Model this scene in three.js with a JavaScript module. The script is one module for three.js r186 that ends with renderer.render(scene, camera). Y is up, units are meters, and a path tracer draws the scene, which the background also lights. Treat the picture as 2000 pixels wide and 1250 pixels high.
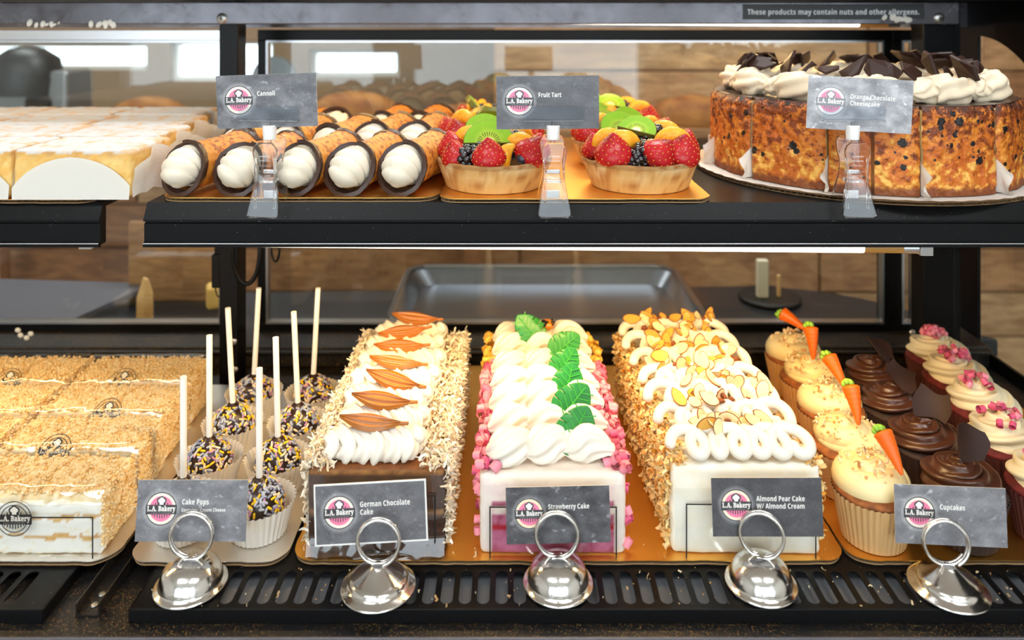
import * as THREE from 'three';
import { mergeGeometries, mergeVertices } from 'three/addons/utils/BufferGeometryUtils.js';
import { RoundedBoxGeometry } from 'three/addons/geometries/RoundedBoxGeometry.js';
import { ImprovedNoise } from 'three/addons/math/ImprovedNoise.js';
import { RectAreaLightUniformsLib } from 'three/addons/lights/RectAreaLightUniformsLib.js';

// ---------------------------------------------------------------- camera, sky, lights, exposure
const scene = new THREE.Scene();
const EYE = 1.2, FOCAL = 1500;                       // eye height; focal length in pixels of the 2000 x 1250 frame
const camera = new THREE.PerspectiveCamera(2 * Math.atan(625 / FOCAL) * 180 / Math.PI, 1.6, 0.02, 60);
camera.position.set(0, EYE, 0);
camera.lookAt(0, EYE, -1);
camera.setViewOffset(2000, 1250, 0, 585, 2000, 1250); // a level camera with a shifted lens: upright lines stay upright
camera.focus = 0.69;
camera.userData.fStop = 4.2;
scene.add(camera);
scene.background = new THREE.Color().setRGB(8.0, 8.7, 9.8);   // bright overcast daylight, seen only through the shop windows
const renderer = new THREE.WebGLRenderer({ antialias: true });
renderer.toneMapping = THREE.LinearToneMapping;
renderer.toneMappingExposure = 0.53;
renderer.shadowMap.enabled = true;
RectAreaLightUniformsLib.init();
const CASE_TUBE = { color: new THREE.Color().setRGB(1, 0.64, 0.25), shelf: 185, top: 90, fixture: 8 };
const CEILING_PANEL = { color: new THREE.Color().setRGB(0.95, 0.98, 1), power: 13, glow: 9, kitchen: 30 };

// ---------------------------------------------------------------- helpers
const DECK = EYE - 0.4417, SHELF = EYE - 0.16;        // top of the lower trays, top of the upper shelves
const atX = (px, d) => (px - 1000) / FOCAL * d, atY = (py, d) => EYE - (py - 40) / FOCAL * d;
const V = (x, y, z) => new THREE.Vector3(x, y, z);
const PI = Math.PI, TAU = PI * 2, sin = Math.sin, cos = Math.cos, abs = Math.abs, min = Math.min, max = Math.max;
const lerp = (a, b, t) => a + (b - a) * t, clamp = (x, a = 0, b = 1) => min(b, max(a, x));
const smooth = (a, b, x) => { const t = clamp((x - a) / (b - a)); return t * t * (3 - 2 * t); };
function rngOf(seed) { let a = seed * 2654435761 >>> 0; return () => { a = a + 0x6D2B79F5 | 0; let t = Math.imul(a ^ a >>> 15, 1 | a); t = t + Math.imul(t ^ t >>> 7, 61 | t) ^ t; return ((t ^ t >>> 14) >>> 0) / 4294967296; }; }
const perlin = new ImprovedNoise();
const noise = (x, y, z) => perlin.noise(x + 31.7, y + 17.3, z + 11.9);
const fbm = (x, y, z, n = 4) => { let s = 0, a = 0.5, f = 1; for (let i = 0; i < n; i++) { s += a * noise(x * f, y * f, z * f); a *= 0.5; f *= 2.03; } return s; };
const C = (hex) => new THREE.Color(hex);
const mixC = (a, b, t) => a.clone().lerp(b, clamp(t));

const M = {};
function mat(name, o) { const m = new THREE.MeshPhysicalMaterial(o); m.name = name; M[name] = m; return m; }

const taken = new Map();
function numbered(name) { const n = taken.get(name) ?? 0; taken.set(name, n + 1); return n ? name + '_' + String(n).padStart(3, '0') : name; }
function shadow(o) { o.castShadow = o.receiveShadow = true; return o; }
function mesh(name, geometry, material, parent) { const m = shadow(new THREE.Mesh(geometry, material)); m.name = name; if (parent) parent.add(m); return m; }
function thing(name, label, category, pos = [0, 0, 0], turn = 0, group) {
  const o = new THREE.Group(); o.name = numbered(name); o.position.set(...pos); o.rotation.y = turn;
  o.userData = { label, category }; if (group) o.userData.group = group; scene.add(o); return o;
}
function single(name, geometry, material, label, category, pos = [0, 0, 0], turn = 0, group) {
  const o = mesh(numbered(name), geometry, material, scene); o.position.set(...pos); o.rotation.y = turn;
  o.userData = { label, category }; if (group) o.userData.group = group; return o;
}
function struct(name, geometry, material, pos = [0, 0, 0]) { const o = mesh(name, geometry, material, scene); o.position.set(...pos); o.userData.kind = 'structure'; return o; }
function copyOf(o, label, pos, turn = 0) { const c = o.clone(); c.name = numbered(o.name.replace(/_\d{3}$/, '')); c.userData = { ...o.userData, label }; c.position.set(...pos); c.rotation.y = turn; scene.add(c); return c; }
const stuff = (m) => { m.userData.kind = 'stuff'; return m; };

const boxAt = (w, h, d, x = 0, y = 0, z = 0, r = 0) => { const g = r ? new RoundedBoxGeometry(w, h, d, 2, r) : new THREE.BoxGeometry(w, h, d); g.translate(x, y, z); return g; };
const span = (x0, x1, y0, y1, z0, z1, r = 0) => boxAt(abs(x1 - x0), abs(y1 - y0), abs(z1 - z0), (x0 + x1) / 2, (y0 + y1) / 2, (z0 + z1) / 2, r);
function join(list) {
  const keys = ['position', 'normal', 'uv', 'color'].filter((k) => list.every((g) => g.attributes[k]));
  return mergeGeometries(list.map((g) => { const n = g.index ? g.toNonIndexed() : g; for (const k of Object.keys(n.attributes)) if (!keys.includes(k)) n.deleteAttribute(k); return n; }), false);
}
// uv in metres from the position, by the way each face points
function boxUV(g, scale = 1) {
  const p = g.attributes.position, n = g.attributes.normal, uv = new Float32Array(p.count * 2);
  for (let i = 0; i < p.count; i++) {
    const ax = abs(n.getX(i)), ay = abs(n.getY(i)), az = abs(n.getZ(i)), x = p.getX(i), y = p.getY(i), z = p.getZ(i);
    const [u, v] = ay >= ax && ay >= az ? [x, z] : ax >= az ? [z, y] : [x, y]; uv[i * 2] = u * scale; uv[i * 2 + 1] = v * scale;
  }
  g.setAttribute('uv', new THREE.BufferAttribute(uv, 2)); return g;
}
function paint(g, f) {
  const p = g.attributes.position, n = g.attributes.normal, c = new Float32Array(p.count * 3);
  for (let i = 0; i < p.count; i++) { const k = f(p.getX(i), p.getY(i), p.getZ(i), n.getX(i), n.getY(i), n.getZ(i)); c[i * 3] = k.r; c[i * 3 + 1] = k.g; c[i * 3 + 2] = k.b; }
  g.setAttribute('color', new THREE.BufferAttribute(c, 3)); return g;
}
function move(g, f) {      // f(x, y, z, nx, ny, nz) gives the new place of a vertex
  const p = g.attributes.position, n = g.attributes.normal;
  for (let i = 0; i < p.count; i++) { const r = f(p.getX(i), p.getY(i), p.getZ(i), n?.getX(i), n?.getY(i), n?.getZ(i)); p.setXYZ(i, r[0], r[1], r[2]); }
  g.computeVertexNormals(); return g;
}
function weld(g) { const n = new THREE.BufferGeometry(); n.setAttribute('position', g.attributes.position); if (g.index) n.setIndex(g.index); const w = mergeVertices(n, 1e-5); w.computeVertexNormals(); return w; }
// a rounded block standing on y = 0, of even cells, whose surface is pushed along its normals by push(x, y, z, nx, ny, nz)
function block(w, h, d, cell, r, push) {
  const g = weld(new THREE.BoxGeometry(w, h, d, Math.ceil(w / cell), Math.ceil(h / cell), Math.ceil(d / cell)));
  move(g, (x, y, z) => { const ix = clamp(x, -w / 2 + r, w / 2 - r), iy = clamp(y, -h / 2 + r, h / 2 - r), iz = clamp(z, -d / 2 + r, d / 2 - r), v = V(x - ix, y - iy, z - iz); if (v.lengthSq() > 1e-12) v.setLength(r); return [ix + v.x, iy + v.y + h / 2, iz + v.z]; });
  if (push) move(g, (x, y, z, nx, ny, nz) => { const k = push(x, y, z, nx, ny, nz); return [x + nx * k, max(0, y + ny * k), z + nz * k]; });
  return g;
}
// a section swept along points: radius(t), section(angle, t) scales the radius; ends close to a point
function sweep(points, radius, { sides = 14, section, tip = 0.6, flat = 1, closed = false } = {}) {
  const n = points.length, pos = [], uv = [], idx = [], T = [];
  for (let i = 0; i < n; i++) T.push(points[min(n - 1, i + 1)].clone().sub(points[max(0, i - 1)]).normalize());
  let N = abs(T[0].y) < 0.9 ? V(0, 1, 0) : V(1, 0, 0); N.sub(T[0].clone().multiplyScalar(N.dot(T[0]))).normalize();
  const ring = (i, scale, shift) => {
    const t = i / (n - 1), B = T[i].clone().cross(N), r = radius(t) * scale;
    for (let k = 0; k <= sides; k++) {
      const a = k / sides * TAU, q = r * (section ? section(a, t) : 1);
      const p = points[i].clone().addScaledVector(T[i], shift).addScaledVector(N, cos(a) * q * flat).addScaledVector(B, sin(a) * q);
      pos.push(p.x, p.y, p.z); uv.push(k / sides, t);
    }
  };
  const rings = [];
  for (let i = 0; i < n; i++) {
    if (i) { N.sub(T[i].clone().multiplyScalar(N.dot(T[i]))).normalize(); }
    if (!closed && i === 0) { ring(0, 0.001, -radius(0) * tip); ring(0, 0.6, -radius(0) * tip * 0.75); }
    ring(i, 1, 0);
    if (!closed && i === n - 1) { ring(i, 0.6, radius(1) * tip * 0.75); ring(i, 0.001, radius(1) * tip); }
  }
  const count = pos.length / 3 / (sides + 1);
  for (let i = 0; i < count - 1; i++) for (let k = 0; k < sides; k++) { const a = i * (sides + 1) + k, b = a + 1, c = a + sides + 1, d = c + 1; idx.push(a, b, c, b, d, c); }
  const g = new THREE.BufferGeometry(); g.setAttribute('position', new THREE.Float32BufferAttribute(pos, 3)); g.setAttribute('uv', new THREE.Float32BufferAttribute(uv, 2)); g.setIndex(idx);
  g.computeVertexNormals();
  const nn = g.attributes.normal;          // close the seam's normals
  for (let i = 0; i < count; i++) { const a = i * (sides + 1), b = a + sides, x = nn.getX(a) + nn.getX(b), y = nn.getY(a) + nn.getY(b), z = nn.getZ(a) + nn.getZ(b), l = Math.hypot(x, y, z) || 1; nn.setXYZ(a, x / l, y / l, z / l); nn.setXYZ(b, x / l, y / l, z / l); }
  return g;
}
const tube = (pts, r, sides = 8) => sweep(pts, () => r, { sides, tip: 0.02 });
// a turned profile [[r, y], ...] with an optional ripple(angle, i) on the radius
function turned(profile, seg = 48, ripple) {
  const pos = [], uv = [], idx = [], n = profile.length;
  profile.forEach(([r, y], i) => { for (let k = 0; k <= seg; k++) { const a = k / seg * TAU, q = r * (ripple ? ripple(a, i) : 1); pos.push(cos(a) * q, y, sin(a) * q); uv.push(k / seg, i / (n - 1)); } });
  for (let i = 0; i < n - 1; i++) for (let k = 0; k < seg; k++) { const a = i * (seg + 1) + k, b = a + 1, c = a + seg + 1, d = c + 1; idx.push(a, c, b, b, c, d); }
  const g = new THREE.BufferGeometry(); g.setAttribute('position', new THREE.Float32BufferAttribute(pos, 3)); g.setAttribute('uv', new THREE.Float32BufferAttribute(uv, 2)); g.setIndex(idx); g.computeVertexNormals();
  const nn = g.attributes.normal;
  for (let i = 0; i < n; i++) { const a = i * (seg + 1), b = a + seg, x = nn.getX(a) + nn.getX(b), y = nn.getY(a) + nn.getY(b), z = nn.getZ(a) + nn.getZ(b), l = Math.hypot(x, y, z) || 1; nn.setXYZ(a, x / l, y / l, z / l); nn.setXYZ(b, x / l, y / l, z / l); }
  return g;
}
function roundRect(w, d, r, wob = 0, seed = 0) {
  const pts = [], add = (cx, cy, a0) => { for (let i = 0; i <= 8; i++) { const a = a0 + i / 8 * PI / 2; pts.push([cx + cos(a) * r, cy + sin(a) * r]); } };
  add(w / 2 - r, d / 2 - r, 0); add(-w / 2 + r, d / 2 - r, PI / 2); add(-w / 2 + r, -d / 2 + r, PI); add(w / 2 - r, -d / 2 + r, PI * 1.5); pts.push(pts[0]);
  const out = [];
  for (let i = 0; i < pts.length - 1; i++) { const [ax, ay] = pts[i], [bx, by] = pts[i + 1], len = Math.hypot(bx - ax, by - ay), n = max(1, Math.round(len / 0.006)); for (let k = 0; k < n; k++) out.push([lerp(ax, bx, k / n), lerp(ay, by, k / n)]); }
  return new THREE.Shape(out.map(([x, y]) => { const q = wob * noise(x * 90 + seed, y * 90, seed); return new THREE.Vector2(x + q, y + wob * noise(x * 90, y * 90 + seed, 5)); }));
}
// computed textures
function dataTex(w, h, f, srgb = true, repeat = true) {
  const d = new Uint8Array(w * h * 4);
  for (let y = 0, i = 0; y < h; y++) for (let x = 0; x < w; x++, i += 4) { const c = f(x / w, y / h, x, y); d[i] = clamp(c[0], 0, 255); d[i + 1] = clamp(c[1], 0, 255); d[i + 2] = clamp(c[2], 0, 255); d[i + 3] = 255; }
  const t = new THREE.DataTexture(d, w, h); t.magFilter = THREE.LinearFilter; t.minFilter = THREE.LinearMipmapLinearFilter; t.generateMipmaps = true;
  if (repeat) t.wrapS = t.wrapT = THREE.RepeatWrapping; if (srgb) t.colorSpace = THREE.SRGBColorSpace; t.needsUpdate = true; return t;
}
const tile = (u, v, f, s = 0) => { const a = u * TAU, b = v * TAU; return fbm(cos(a) * f / TAU * 2 + s, sin(a) * f / TAU * 2 + cos(b) * f / TAU * 2, sin(b) * f / TAU * 2 + s, 4); };   // noise that repeats without a seam
const scaled = (t, x, y = x) => { const c = t.clone(); c.repeat.set(x, y); c.needsUpdate = true; return c; };

// ---------------------------------------------------------------- materials of the place
const grainTex = dataTex(256, 256, (u, v) => { const g = 128 + 150 * tile(u, v, 60, 3); return [g, g, g]; }, false);
const scuffTex = dataTex(512, 512, (u, v, x, y) => { const g = 120 + 130 * tile(u, v, 7, 9) + 60 * tile(u, v, 40, 2); return [g, g, g]; }, false);
const dustTex = (() => {      // black enamel with flour dust and scratches
  const r = rngOf(71), s = 1024, c = document.createElement('canvas'); c.width = c.height = s; const x = c.getContext('2d');
  x.fillStyle = '#0d0d0e'; x.fillRect(0, 0, s, s);
  for (let i = 0; i < 2600; i++) { const a = 0.15 + 0.5 * r() ** 3; x.fillStyle = `rgba(${170 + 60 * r() | 0},${170 + 50 * r() | 0},${165 + 50 * r() | 0},${a})`; const k = 0.5 + 1.6 * r() ** 4; x.beginPath(); x.arc(r() * s, r() * s, k, 0, TAU); x.fill(); }
  for (let i = 0; i < 60; i++) { x.strokeStyle = `rgba(120,120,120,${0.1 + 0.2 * r()})`; x.lineWidth = 0.6; const a = r() * s, b = r() * s; x.beginPath(); x.moveTo(a, b); x.lineTo(a + 40 * (r() - 0.5), b + 20 * (r() - 0.5)); x.stroke(); }
  const t = new THREE.CanvasTexture(c); t.colorSpace = THREE.SRGBColorSpace; t.wrapS = t.wrapT = THREE.RepeatWrapping; return t;
})();
const wornTex = (() => {      // black paint rubbed down to brown specks of rust and crumbs
  const r = rngOf(72), s = 1024, c = document.createElement('canvas'); c.width = c.height = s; const x = c.getContext('2d');
  x.fillStyle = '#0c0b0c'; x.fillRect(0, 0, s, s);
  for (let i = 0; i < 60000; i++) { const u = r() * s, v = r() * s; if (fbm(u / 150, v / 150, 4) < -0.12 + 0.25 * (r() - 0.5)) continue; x.fillStyle = `rgba(${165 + 70 * r() | 0},${118 + 60 * r() | 0},${50 + 45 * r() | 0},${0.45 + 0.5 * r()})`; const k = 0.8 + 1.1 * r(); x.fillRect(u, v, k, k); }
  const t = new THREE.CanvasTexture(c); t.colorSpace = THREE.SRGBColorSpace; t.wrapS = t.wrapT = THREE.RepeatWrapping; return t;
})();
const brushedTex = dataTex(512, 128, (u, v) => { const g = 128 + 90 * fbm(u * 6, v * 60, 1) + 60 * fbm(u * 3, v * 4, 7); return [g, g, g]; }, false);
const woodTex = (seed, light, dark) => dataTex(512, 256, (u, v) => {
  const ring = fbm(u * 2.2 + seed * 5, v * 9, seed, 4), g = 0.5 + 0.5 * sin((v * 16 + ring * 9) * 2.2), f = fbm(u * 14, v * 150, seed, 3), t = clamp(0.35 * g + 0.5 + 0.7 * f + 0.5 * fbm(u * 3, v * 2, seed + 3));
  return [lerp(dark[0], light[0], t), lerp(dark[1], light[1], t), lerp(dark[2], light[2], t)];
});
mat('black', { color: 0xffffff, map: scaled(dustTex, 4), roughness: 0.34, bumpMap: scaled(grainTex, 18), bumpScale: 0.00006, specularIntensity: 0.32 });
mat('worn', { color: 0xffffff, map: scaled(wornTex, 2.6), roughness: 0.5, bumpMap: scaled(grainTex, 30), bumpScale: 0.0001 });
mat('blackplain', { color: 0x080809, roughness: 0.34, specularIntensity: 0.32, bumpMap: scaled(grainTex, 12), bumpScale: 0.00005 });
mat('rail', { color: 0x605e63, roughness: 0.5, metalness: 0.5, roughnessMap: scaled(scuffTex, 3), bumpMap: scaled(brushedTex, 2, 10), bumpScale: 0.0001 });
mat('silver', { color: 0xc9cacd, roughness: 0.28, metalness: 1, bumpMap: scaled(brushedTex, 6, 2), bumpScale: 0.00004 });
mat('chrome', { color: 0xe2dfda, roughness: 0.16, metalness: 1, roughnessMap: null, bumpMap: scaled(scuffTex, 1), bumpScale: 0.00012 });
mat('screwsteel', { color: 0xb9b7b2, roughness: 0.35, metalness: 1 });
mat('pane', { color: 0xf7faf8, roughness: 0.0, transmission: 1, thickness: 0, ior: 1.5 });
mat('slotfloor', { color: 0x6a6c70, roughness: 0.6, bumpMap: scaled(grainTex, 16), bumpScale: 0.0002 });
mat('counter', { color: 0x2b2d31, roughness: 0.35, metalness: 0.3, bumpMap: scaled(scuffTex, 2), bumpScale: 0.0002 });
mat('traysteel', { color: 0x8a8d93, roughness: 0.3, metalness: 1, bumpMap: scaled(scuffTex, 3), bumpScale: 0.0003 });
mat('plaster', { color: 0xd9d5ce, roughness: 0.9, bumpMap: scaled(grainTex, 3), bumpScale: 0.0006 });
mat('ceilingpaint', { color: 0xd8d4cc, roughness: 0.95 });
mat('floortile', { color: 0x9a938a, roughness: 0.55 });
mat('plankA', { map: woodTex(1, [186, 138, 92], [110, 70, 40]), roughness: 0.6 });
mat('plankB', { map: woodTex(2, [165, 112, 68], [92, 56, 30]), roughness: 0.6 });
mat('plankC', { map: woodTex(3, [205, 165, 120], [130, 90, 56]), roughness: 0.6 });
mat('windowframe', { color: 0xe4e2dc, roughness: 0.5 });

// ---------------------------------------------------------------- the room: shop in front of the case, kitchen behind it
const RX0 = -3.2, RX1 = 2.6, RZ0 = -3.4, RZ1 = 3.2, RH = 2.9;
struct('floor', boxUV(span(RX0, RX1, -0.1, 0, RZ0, RZ1)), M.floortile);
struct('ceiling', boxUV(span(RX0 - 0.15, RX1 + 0.15, RH, RH + 0.12, RZ0 - 0.15, RZ1 + 0.15)), M.ceilingpaint);
struct('wall_left', boxUV(span(RX0 - 0.15, RX0, 0, RH, RZ0 - 0.15, RZ1 + 0.15)), M.plaster);
struct('wall_right', boxUV(span(RX1, RX1 + 0.15, 0, RH, RZ0 - 0.15, RZ1 + 0.15)), M.plaster);
function wallWith(name, z0, z1, holes, m) {      // a wall across x with rectangular openings [x0, x1, y0, y1], left to right
  const list = []; let x = RX0;
  for (const [a, b, c, d] of holes) { list.push(span(x, a, 0, RH, z0, z1), span(a, b, 0, c, z0, z1), span(a, b, d, RH, z0, z1)); x = b; }
  list.push(span(x, RX1, 0, RH, z0, z1)); return struct(name, boxUV(join(list)), m);
}
const frontHoles = [[-2.7, -0.95, 0.5, 2.55], [-0.7, 0.9, 0.5, 2.55], [1.15, 2.4, 0.5, 2.55]];
wallWith('wall_front', RZ1, RZ1 + 0.15, frontHoles, M.plaster);
const backHoles = [[-2.75, -1.62, 0.98, 1.1], [-1.52, -1.06, 0.93, 1.11], [-0.9, -0.5, 0.95, 1.07]];
mat('brownplaster', { color: 0x9a8064, roughness: 0.9, bumpMap: scaled(grainTex, 3), bumpScale: 0.0006 });
wallWith('wall_back', RZ0 - 0.15, RZ0, backHoles, M.brownplaster);
let windowCount = 0;
function glaze([a, b, c, d], z) {
  const w = new THREE.Group(); w.name = 'window_' + ++windowCount; w.userData.kind = 'structure'; scene.add(w); const f = 0.02;
  mesh('window_frame', join([span(a, b, c, c + f, z - 0.02, z + 0.02), span(a, b, d - f, d, z - 0.02, z + 0.02), span(a, a + f, c + f, d - f, z - 0.02, z + 0.02), span(b - f, b, c + f, d - f, z - 0.02, z + 0.02)]), M.windowframe, w);
  mesh('pane', span(a + f, b - f, c + f, d - f, z - 0.002, z + 0.002), M.pane, w);
}
for (const h of frontHoles) glaze(h, RZ1 + 0.07);
for (const h of backHoles) glaze(h, RZ0 - 0.07);

// ceiling light panels over the customers' side and the kitchen
mat('panelglow', { color: 0xf4f2ec, emissive: CEILING_PANEL.color, emissiveIntensity: CEILING_PANEL.glow, roughness: 0.6 });
function ceilingPanel(x, z, w, d, label, power = CEILING_PANEL.power) {
  const t = thing('ceiling_light', label, 'ceiling light', [x, RH, z], 0, 'ceiling light panels');
  mesh('frame', join([span(-w / 2 - 0.03, w / 2 + 0.03, -0.03, 0, -d / 2 - 0.03, -d / 2), span(-w / 2 - 0.03, w / 2 + 0.03, -0.03, 0, d / 2, d / 2 + 0.03), span(-w / 2 - 0.03, -w / 2, -0.03, 0, -d / 2, d / 2), span(w / 2, w / 2 + 0.03, -0.03, 0, -d / 2, d / 2)]), M.windowframe, t);
  mesh('diffuser', span(-w / 2, w / 2, -0.02, -0.012, -d / 2, d / 2), M.panelglow, t);
  const l = new THREE.RectAreaLight(CEILING_PANEL.color, power, w, d); l.position.set(x, RH - 0.025, z); l.lookAt(x, 0, z); scene.add(l);
}
ceilingPanel(-0.9, 0.75, 1.2, 0.6, 'square white ceiling light over the shop floor, nearer the long side wall');
ceilingPanel(0.9, 0.75, 1.2, 0.6, 'square white ceiling light over the shop floor, nearer the plank end');
ceilingPanel(-1.4, -2.3, 1.2, 0.4, 'white ceiling light above the kitchen windows', CEILING_PANEL.kitchen);
ceilingPanel(0.4, -1.45, 1.4, 0.4, 'white ceiling light above the kitchen plank wall', CEILING_PANEL.kitchen);

// ---------------------------------------------------------------- the display case
const displayCase = thing('display_case', 'black metal bakery display case with glass rear doors', 'display case');
const CX0 = -0.95, CX1 = 0.623, POST = 0.94, DOOR = 1.05, BASE = DECK - 0.0105;
mesh('deck', boxUV(span(CX0, CX1, BASE - 0.02, BASE, -1.02, -0.5637)), M.worn, displayCase);
mesh('slot_backing', boxUV(span(-0.27, 0.6, BASE, BASE + 0.0012, -0.66, -0.585)), M.slotfloor, displayCase);
mesh('front_edge', join([span(CX0, CX1, BASE - 0.012, BASE + 0.0006, -0.5637, -0.5612, 0.001), span(CX0, CX1, BASE - 0.06, BASE - 0.005, -0.5612, -0.548, 0.004)]), M.rail, displayCase);
mesh('plinth', boxUV(span(CX0, CX1, 0, BASE - 0.02, -1.1, -0.60)), M.blackplain, displayCase);
// rear ledge under the glass doors
mesh('rear_ledge', boxUV(join([span(CX0, CX1, BASE, DECK + 0.017, -1.09, -1.0, 0.002), span(CX0, CX1, DECK + 0.010, DECK + 0.0135, -1.0, -0.992, 0.001)])), M.worn, displayCase);
// posts, rail and roof
const postL = [-0.3585, -0.3355], postR = [0.5035, 0.5425];
for (const [a, b] of [postL, postR]) mesh('post', boxUV(span(a, b, BASE, EYE + 0.03, -POST - 0.03, -POST, 0.0015)), M.blackplain, displayCase);
mesh('post_edge', span(postR[1], postR[1] + 0.012, BASE, EYE + 0.03, -POST - 0.03, -POST - 0.01), M.blackplain, displayCase);
mesh('top_rail', boxUV(span(CX0, 0.5425, EYE - 0.0046, EYE + 0.0225, -POST, -POST + 0.009, 0.0015)), M.rail, displayCase);
mesh('roof', boxUV(span(CX0, CX1, EYE + 0.024, EYE + 0.034, -1.12, -0.90)), M.blackplain, displayCase);
for (const [px, py] of [[433, 36], [1835, 35]]) {
  const s = new THREE.Group(); s.name = 'screw'; s.position.set(atX(px, 0.93), atY(py, 0.93), -0.931); displayCase.add(s);
  mesh('screw_head', turned([[0.0001, 0.0026], [0.003, 0.0023], [0.0055, 0.0012], [0.0066, 0]], 24).rotateX(PI / 2), M.screwsteel, s);
  mesh('screw_slot', join([boxAt(0.0052, 0.0011, 0.0012, 0, 0, 0.0022), boxAt(0.0011, 0.0052, 0.0012, 0, 0, 0.0022)]), M.blackplain, s);
}
for (const [px, py] of [[457, 667], [459, 722], [1782, 650], [1784, 660]]) mesh('bolt', new THREE.SphereGeometry(0.0042, 12, 8).scale(1, 1, 0.5).translate(atX(px, POST), atY(py, POST), -POST), M.screwsteel, displayCase);
// sticker on the rail
{
  const c = document.createElement('canvas'); c.width = 1420; c.height = 128; const x = c.getContext('2d');
  x.fillStyle = '#1a1a1b'; x.fillRect(0, 0, 1420, 128); x.fillStyle = '#d9d9d9'; x.font = 'bold 60px sans-serif'; x.textBaseline = 'middle';
  const s = 'These products may contain nuts and other allergens.', w = x.measureText(s).width; x.save(); x.translate(36, 66); x.scale(1345 / w, 1); x.fillText(s, 0, 0); x.restore();
  const r = rngOf(5); x.fillStyle = 'rgba(26,26,27,0.75)'; for (let i = 0; i < 900; i++) x.fillRect(r() * 1420, r() * 128, 1 + 4 * r(), 0.8);   // rubbed print
  const t = new THREE.CanvasTexture(c); t.colorSpace = THREE.SRGBColorSpace;
  const d = 0.931, g = new THREE.PlaneGeometry(355 / FOCAL * d, 30 / FOCAL * d); g.translate(atX(1628, d), atY(23, d), -d + 0.0004);
  mesh('allergen_sticker', g, mat('sticker', { map: t, roughness: 0.45 }), displayCase);
}
{ // smears of cream on the rail and sill
  const list = [], r = rngOf(9);
  for (const [px, py, n, sp] of [[1738, 33, 7, 12], [1778, 36, 7, 14], [1765, 40, 6, 20], [85, 47, 10, 30], [200, 47, 10, 30]]) for (let i = 0; i < n; i++) { const g = new THREE.SphereGeometry(0.0012 + 0.0022 * r(), 8, 6).scale(1.6, 1, 0.4); g.rotateZ(r() * 2); g.translate(atX(px + (r() - 0.5) * sp * 2, 0.93), atY(py + (r() - 0.5) * 6, 0.93), -0.9305); list.push(g); }
  for (const [px, py] of [[52, 660], [40, 655], [60, 652], [35, 645]]) list.push(new THREE.SphereGeometry(0.004, 8, 6).scale(1, 0.8, 0.3).translate(atX(px, 1), atY(py, 1), -1));
  stuff(mesh('cream_smears', join(list), mat('smear', { color: 0xd9d4ca, roughness: 0.7 }), displayCase));
}
// glass doors: frame, bright inner trim, pane
function rearDoor(x0, x1, header) {
  const y0 = atY(632, DOOR), y1 = atY(79, DOOR), f = 0.012, t = 0.0028, door = new THREE.Group(); door.name = 'rear_door'; displayCase.add(door);
  mesh('door_frame', boxUV(join([span(x0 - f, x1 + f, y0 - 0.03, y0, -DOOR - 0.02, -DOOR, 0.001), span(x0 - f, x0, y0, y1, -DOOR - 0.02, -DOOR, 0.001), span(x1, x1 + f, y0, y1, -DOOR - 0.02, -DOOR, 0.001)])), M.blackplain, door);
  mesh('top_bar', boxUV(span(x0 - f, x1 + f, y1, y1 + 0.0145, -DOOR - 0.02, -DOOR, 0.001)), header ?? M.blackplain, door);
  mesh('door_trim', join([span(x0, x1, y0, y0 + t, -DOOR - 0.01, -DOOR + 0.002), span(x0, x1, y1 - t, y1, -DOOR - 0.01, -DOOR + 0.002), span(x0, x0 + t, y0 + t, y1 - t, -DOOR - 0.01, -DOOR + 0.002), span(x1 - t, x1, y0 + t, y1 - t, -DOOR - 0.01, -DOOR + 0.002)]), M.silver, door);
  mesh('door_pane', span(x0 + t, x1 - t, y0 + t, y1 - t, -DOOR - 0.006, -DOOR - 0.003), M.pane, door);
}
rearDoor(-0.336, 0.508); rearDoor(-0.93, -0.3975, M.silver);
rearDoor(0.5325, 0.552);
mesh('rear_header', boxUV(span(CX0, CX1, EYE - 0.0095, EYE + 0.024, -DOOR - 0.03, -DOOR - 0.001)), M.rail, displayCase);
// end panel on the far end: black sheet with a round-topped window, glazed
{
  const s = new THREE.Shape([[0.50, -0.62], [1.12, -0.62], [1.12, 0.034], [0.50, 0.034]].map(([d, y]) => new THREE.Vector2(d, y)));
  const h = [[1.027, -0.435], [1.027, -0.0215]]; for (let i = 0; i <= 20; i++) { const t = i / 20; h.push([1.027 - 0.30 * t, -0.0205 - 0.004 * t - 0.36 * t ** 2.1]); } h.push([0.60, -0.435]);
  s.holes.push(new THREE.Path(h.map(([d, y]) => new THREE.Vector2(d, y))));
  const g = new THREE.ExtrudeGeometry(s, { depth: 0.004, bevelEnabled: false }); g.rotateY(PI / 2); g.translate(CX1, EYE, 0);
  mesh('end_panel', boxUV(g), M.blackplain, displayCase);
  mesh('end_pane', span(CX1 + 0.005, CX1 + 0.008, EYE - 0.44, EYE - 0.015, -1.03, -0.55), M.pane, displayCase);
}
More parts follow.
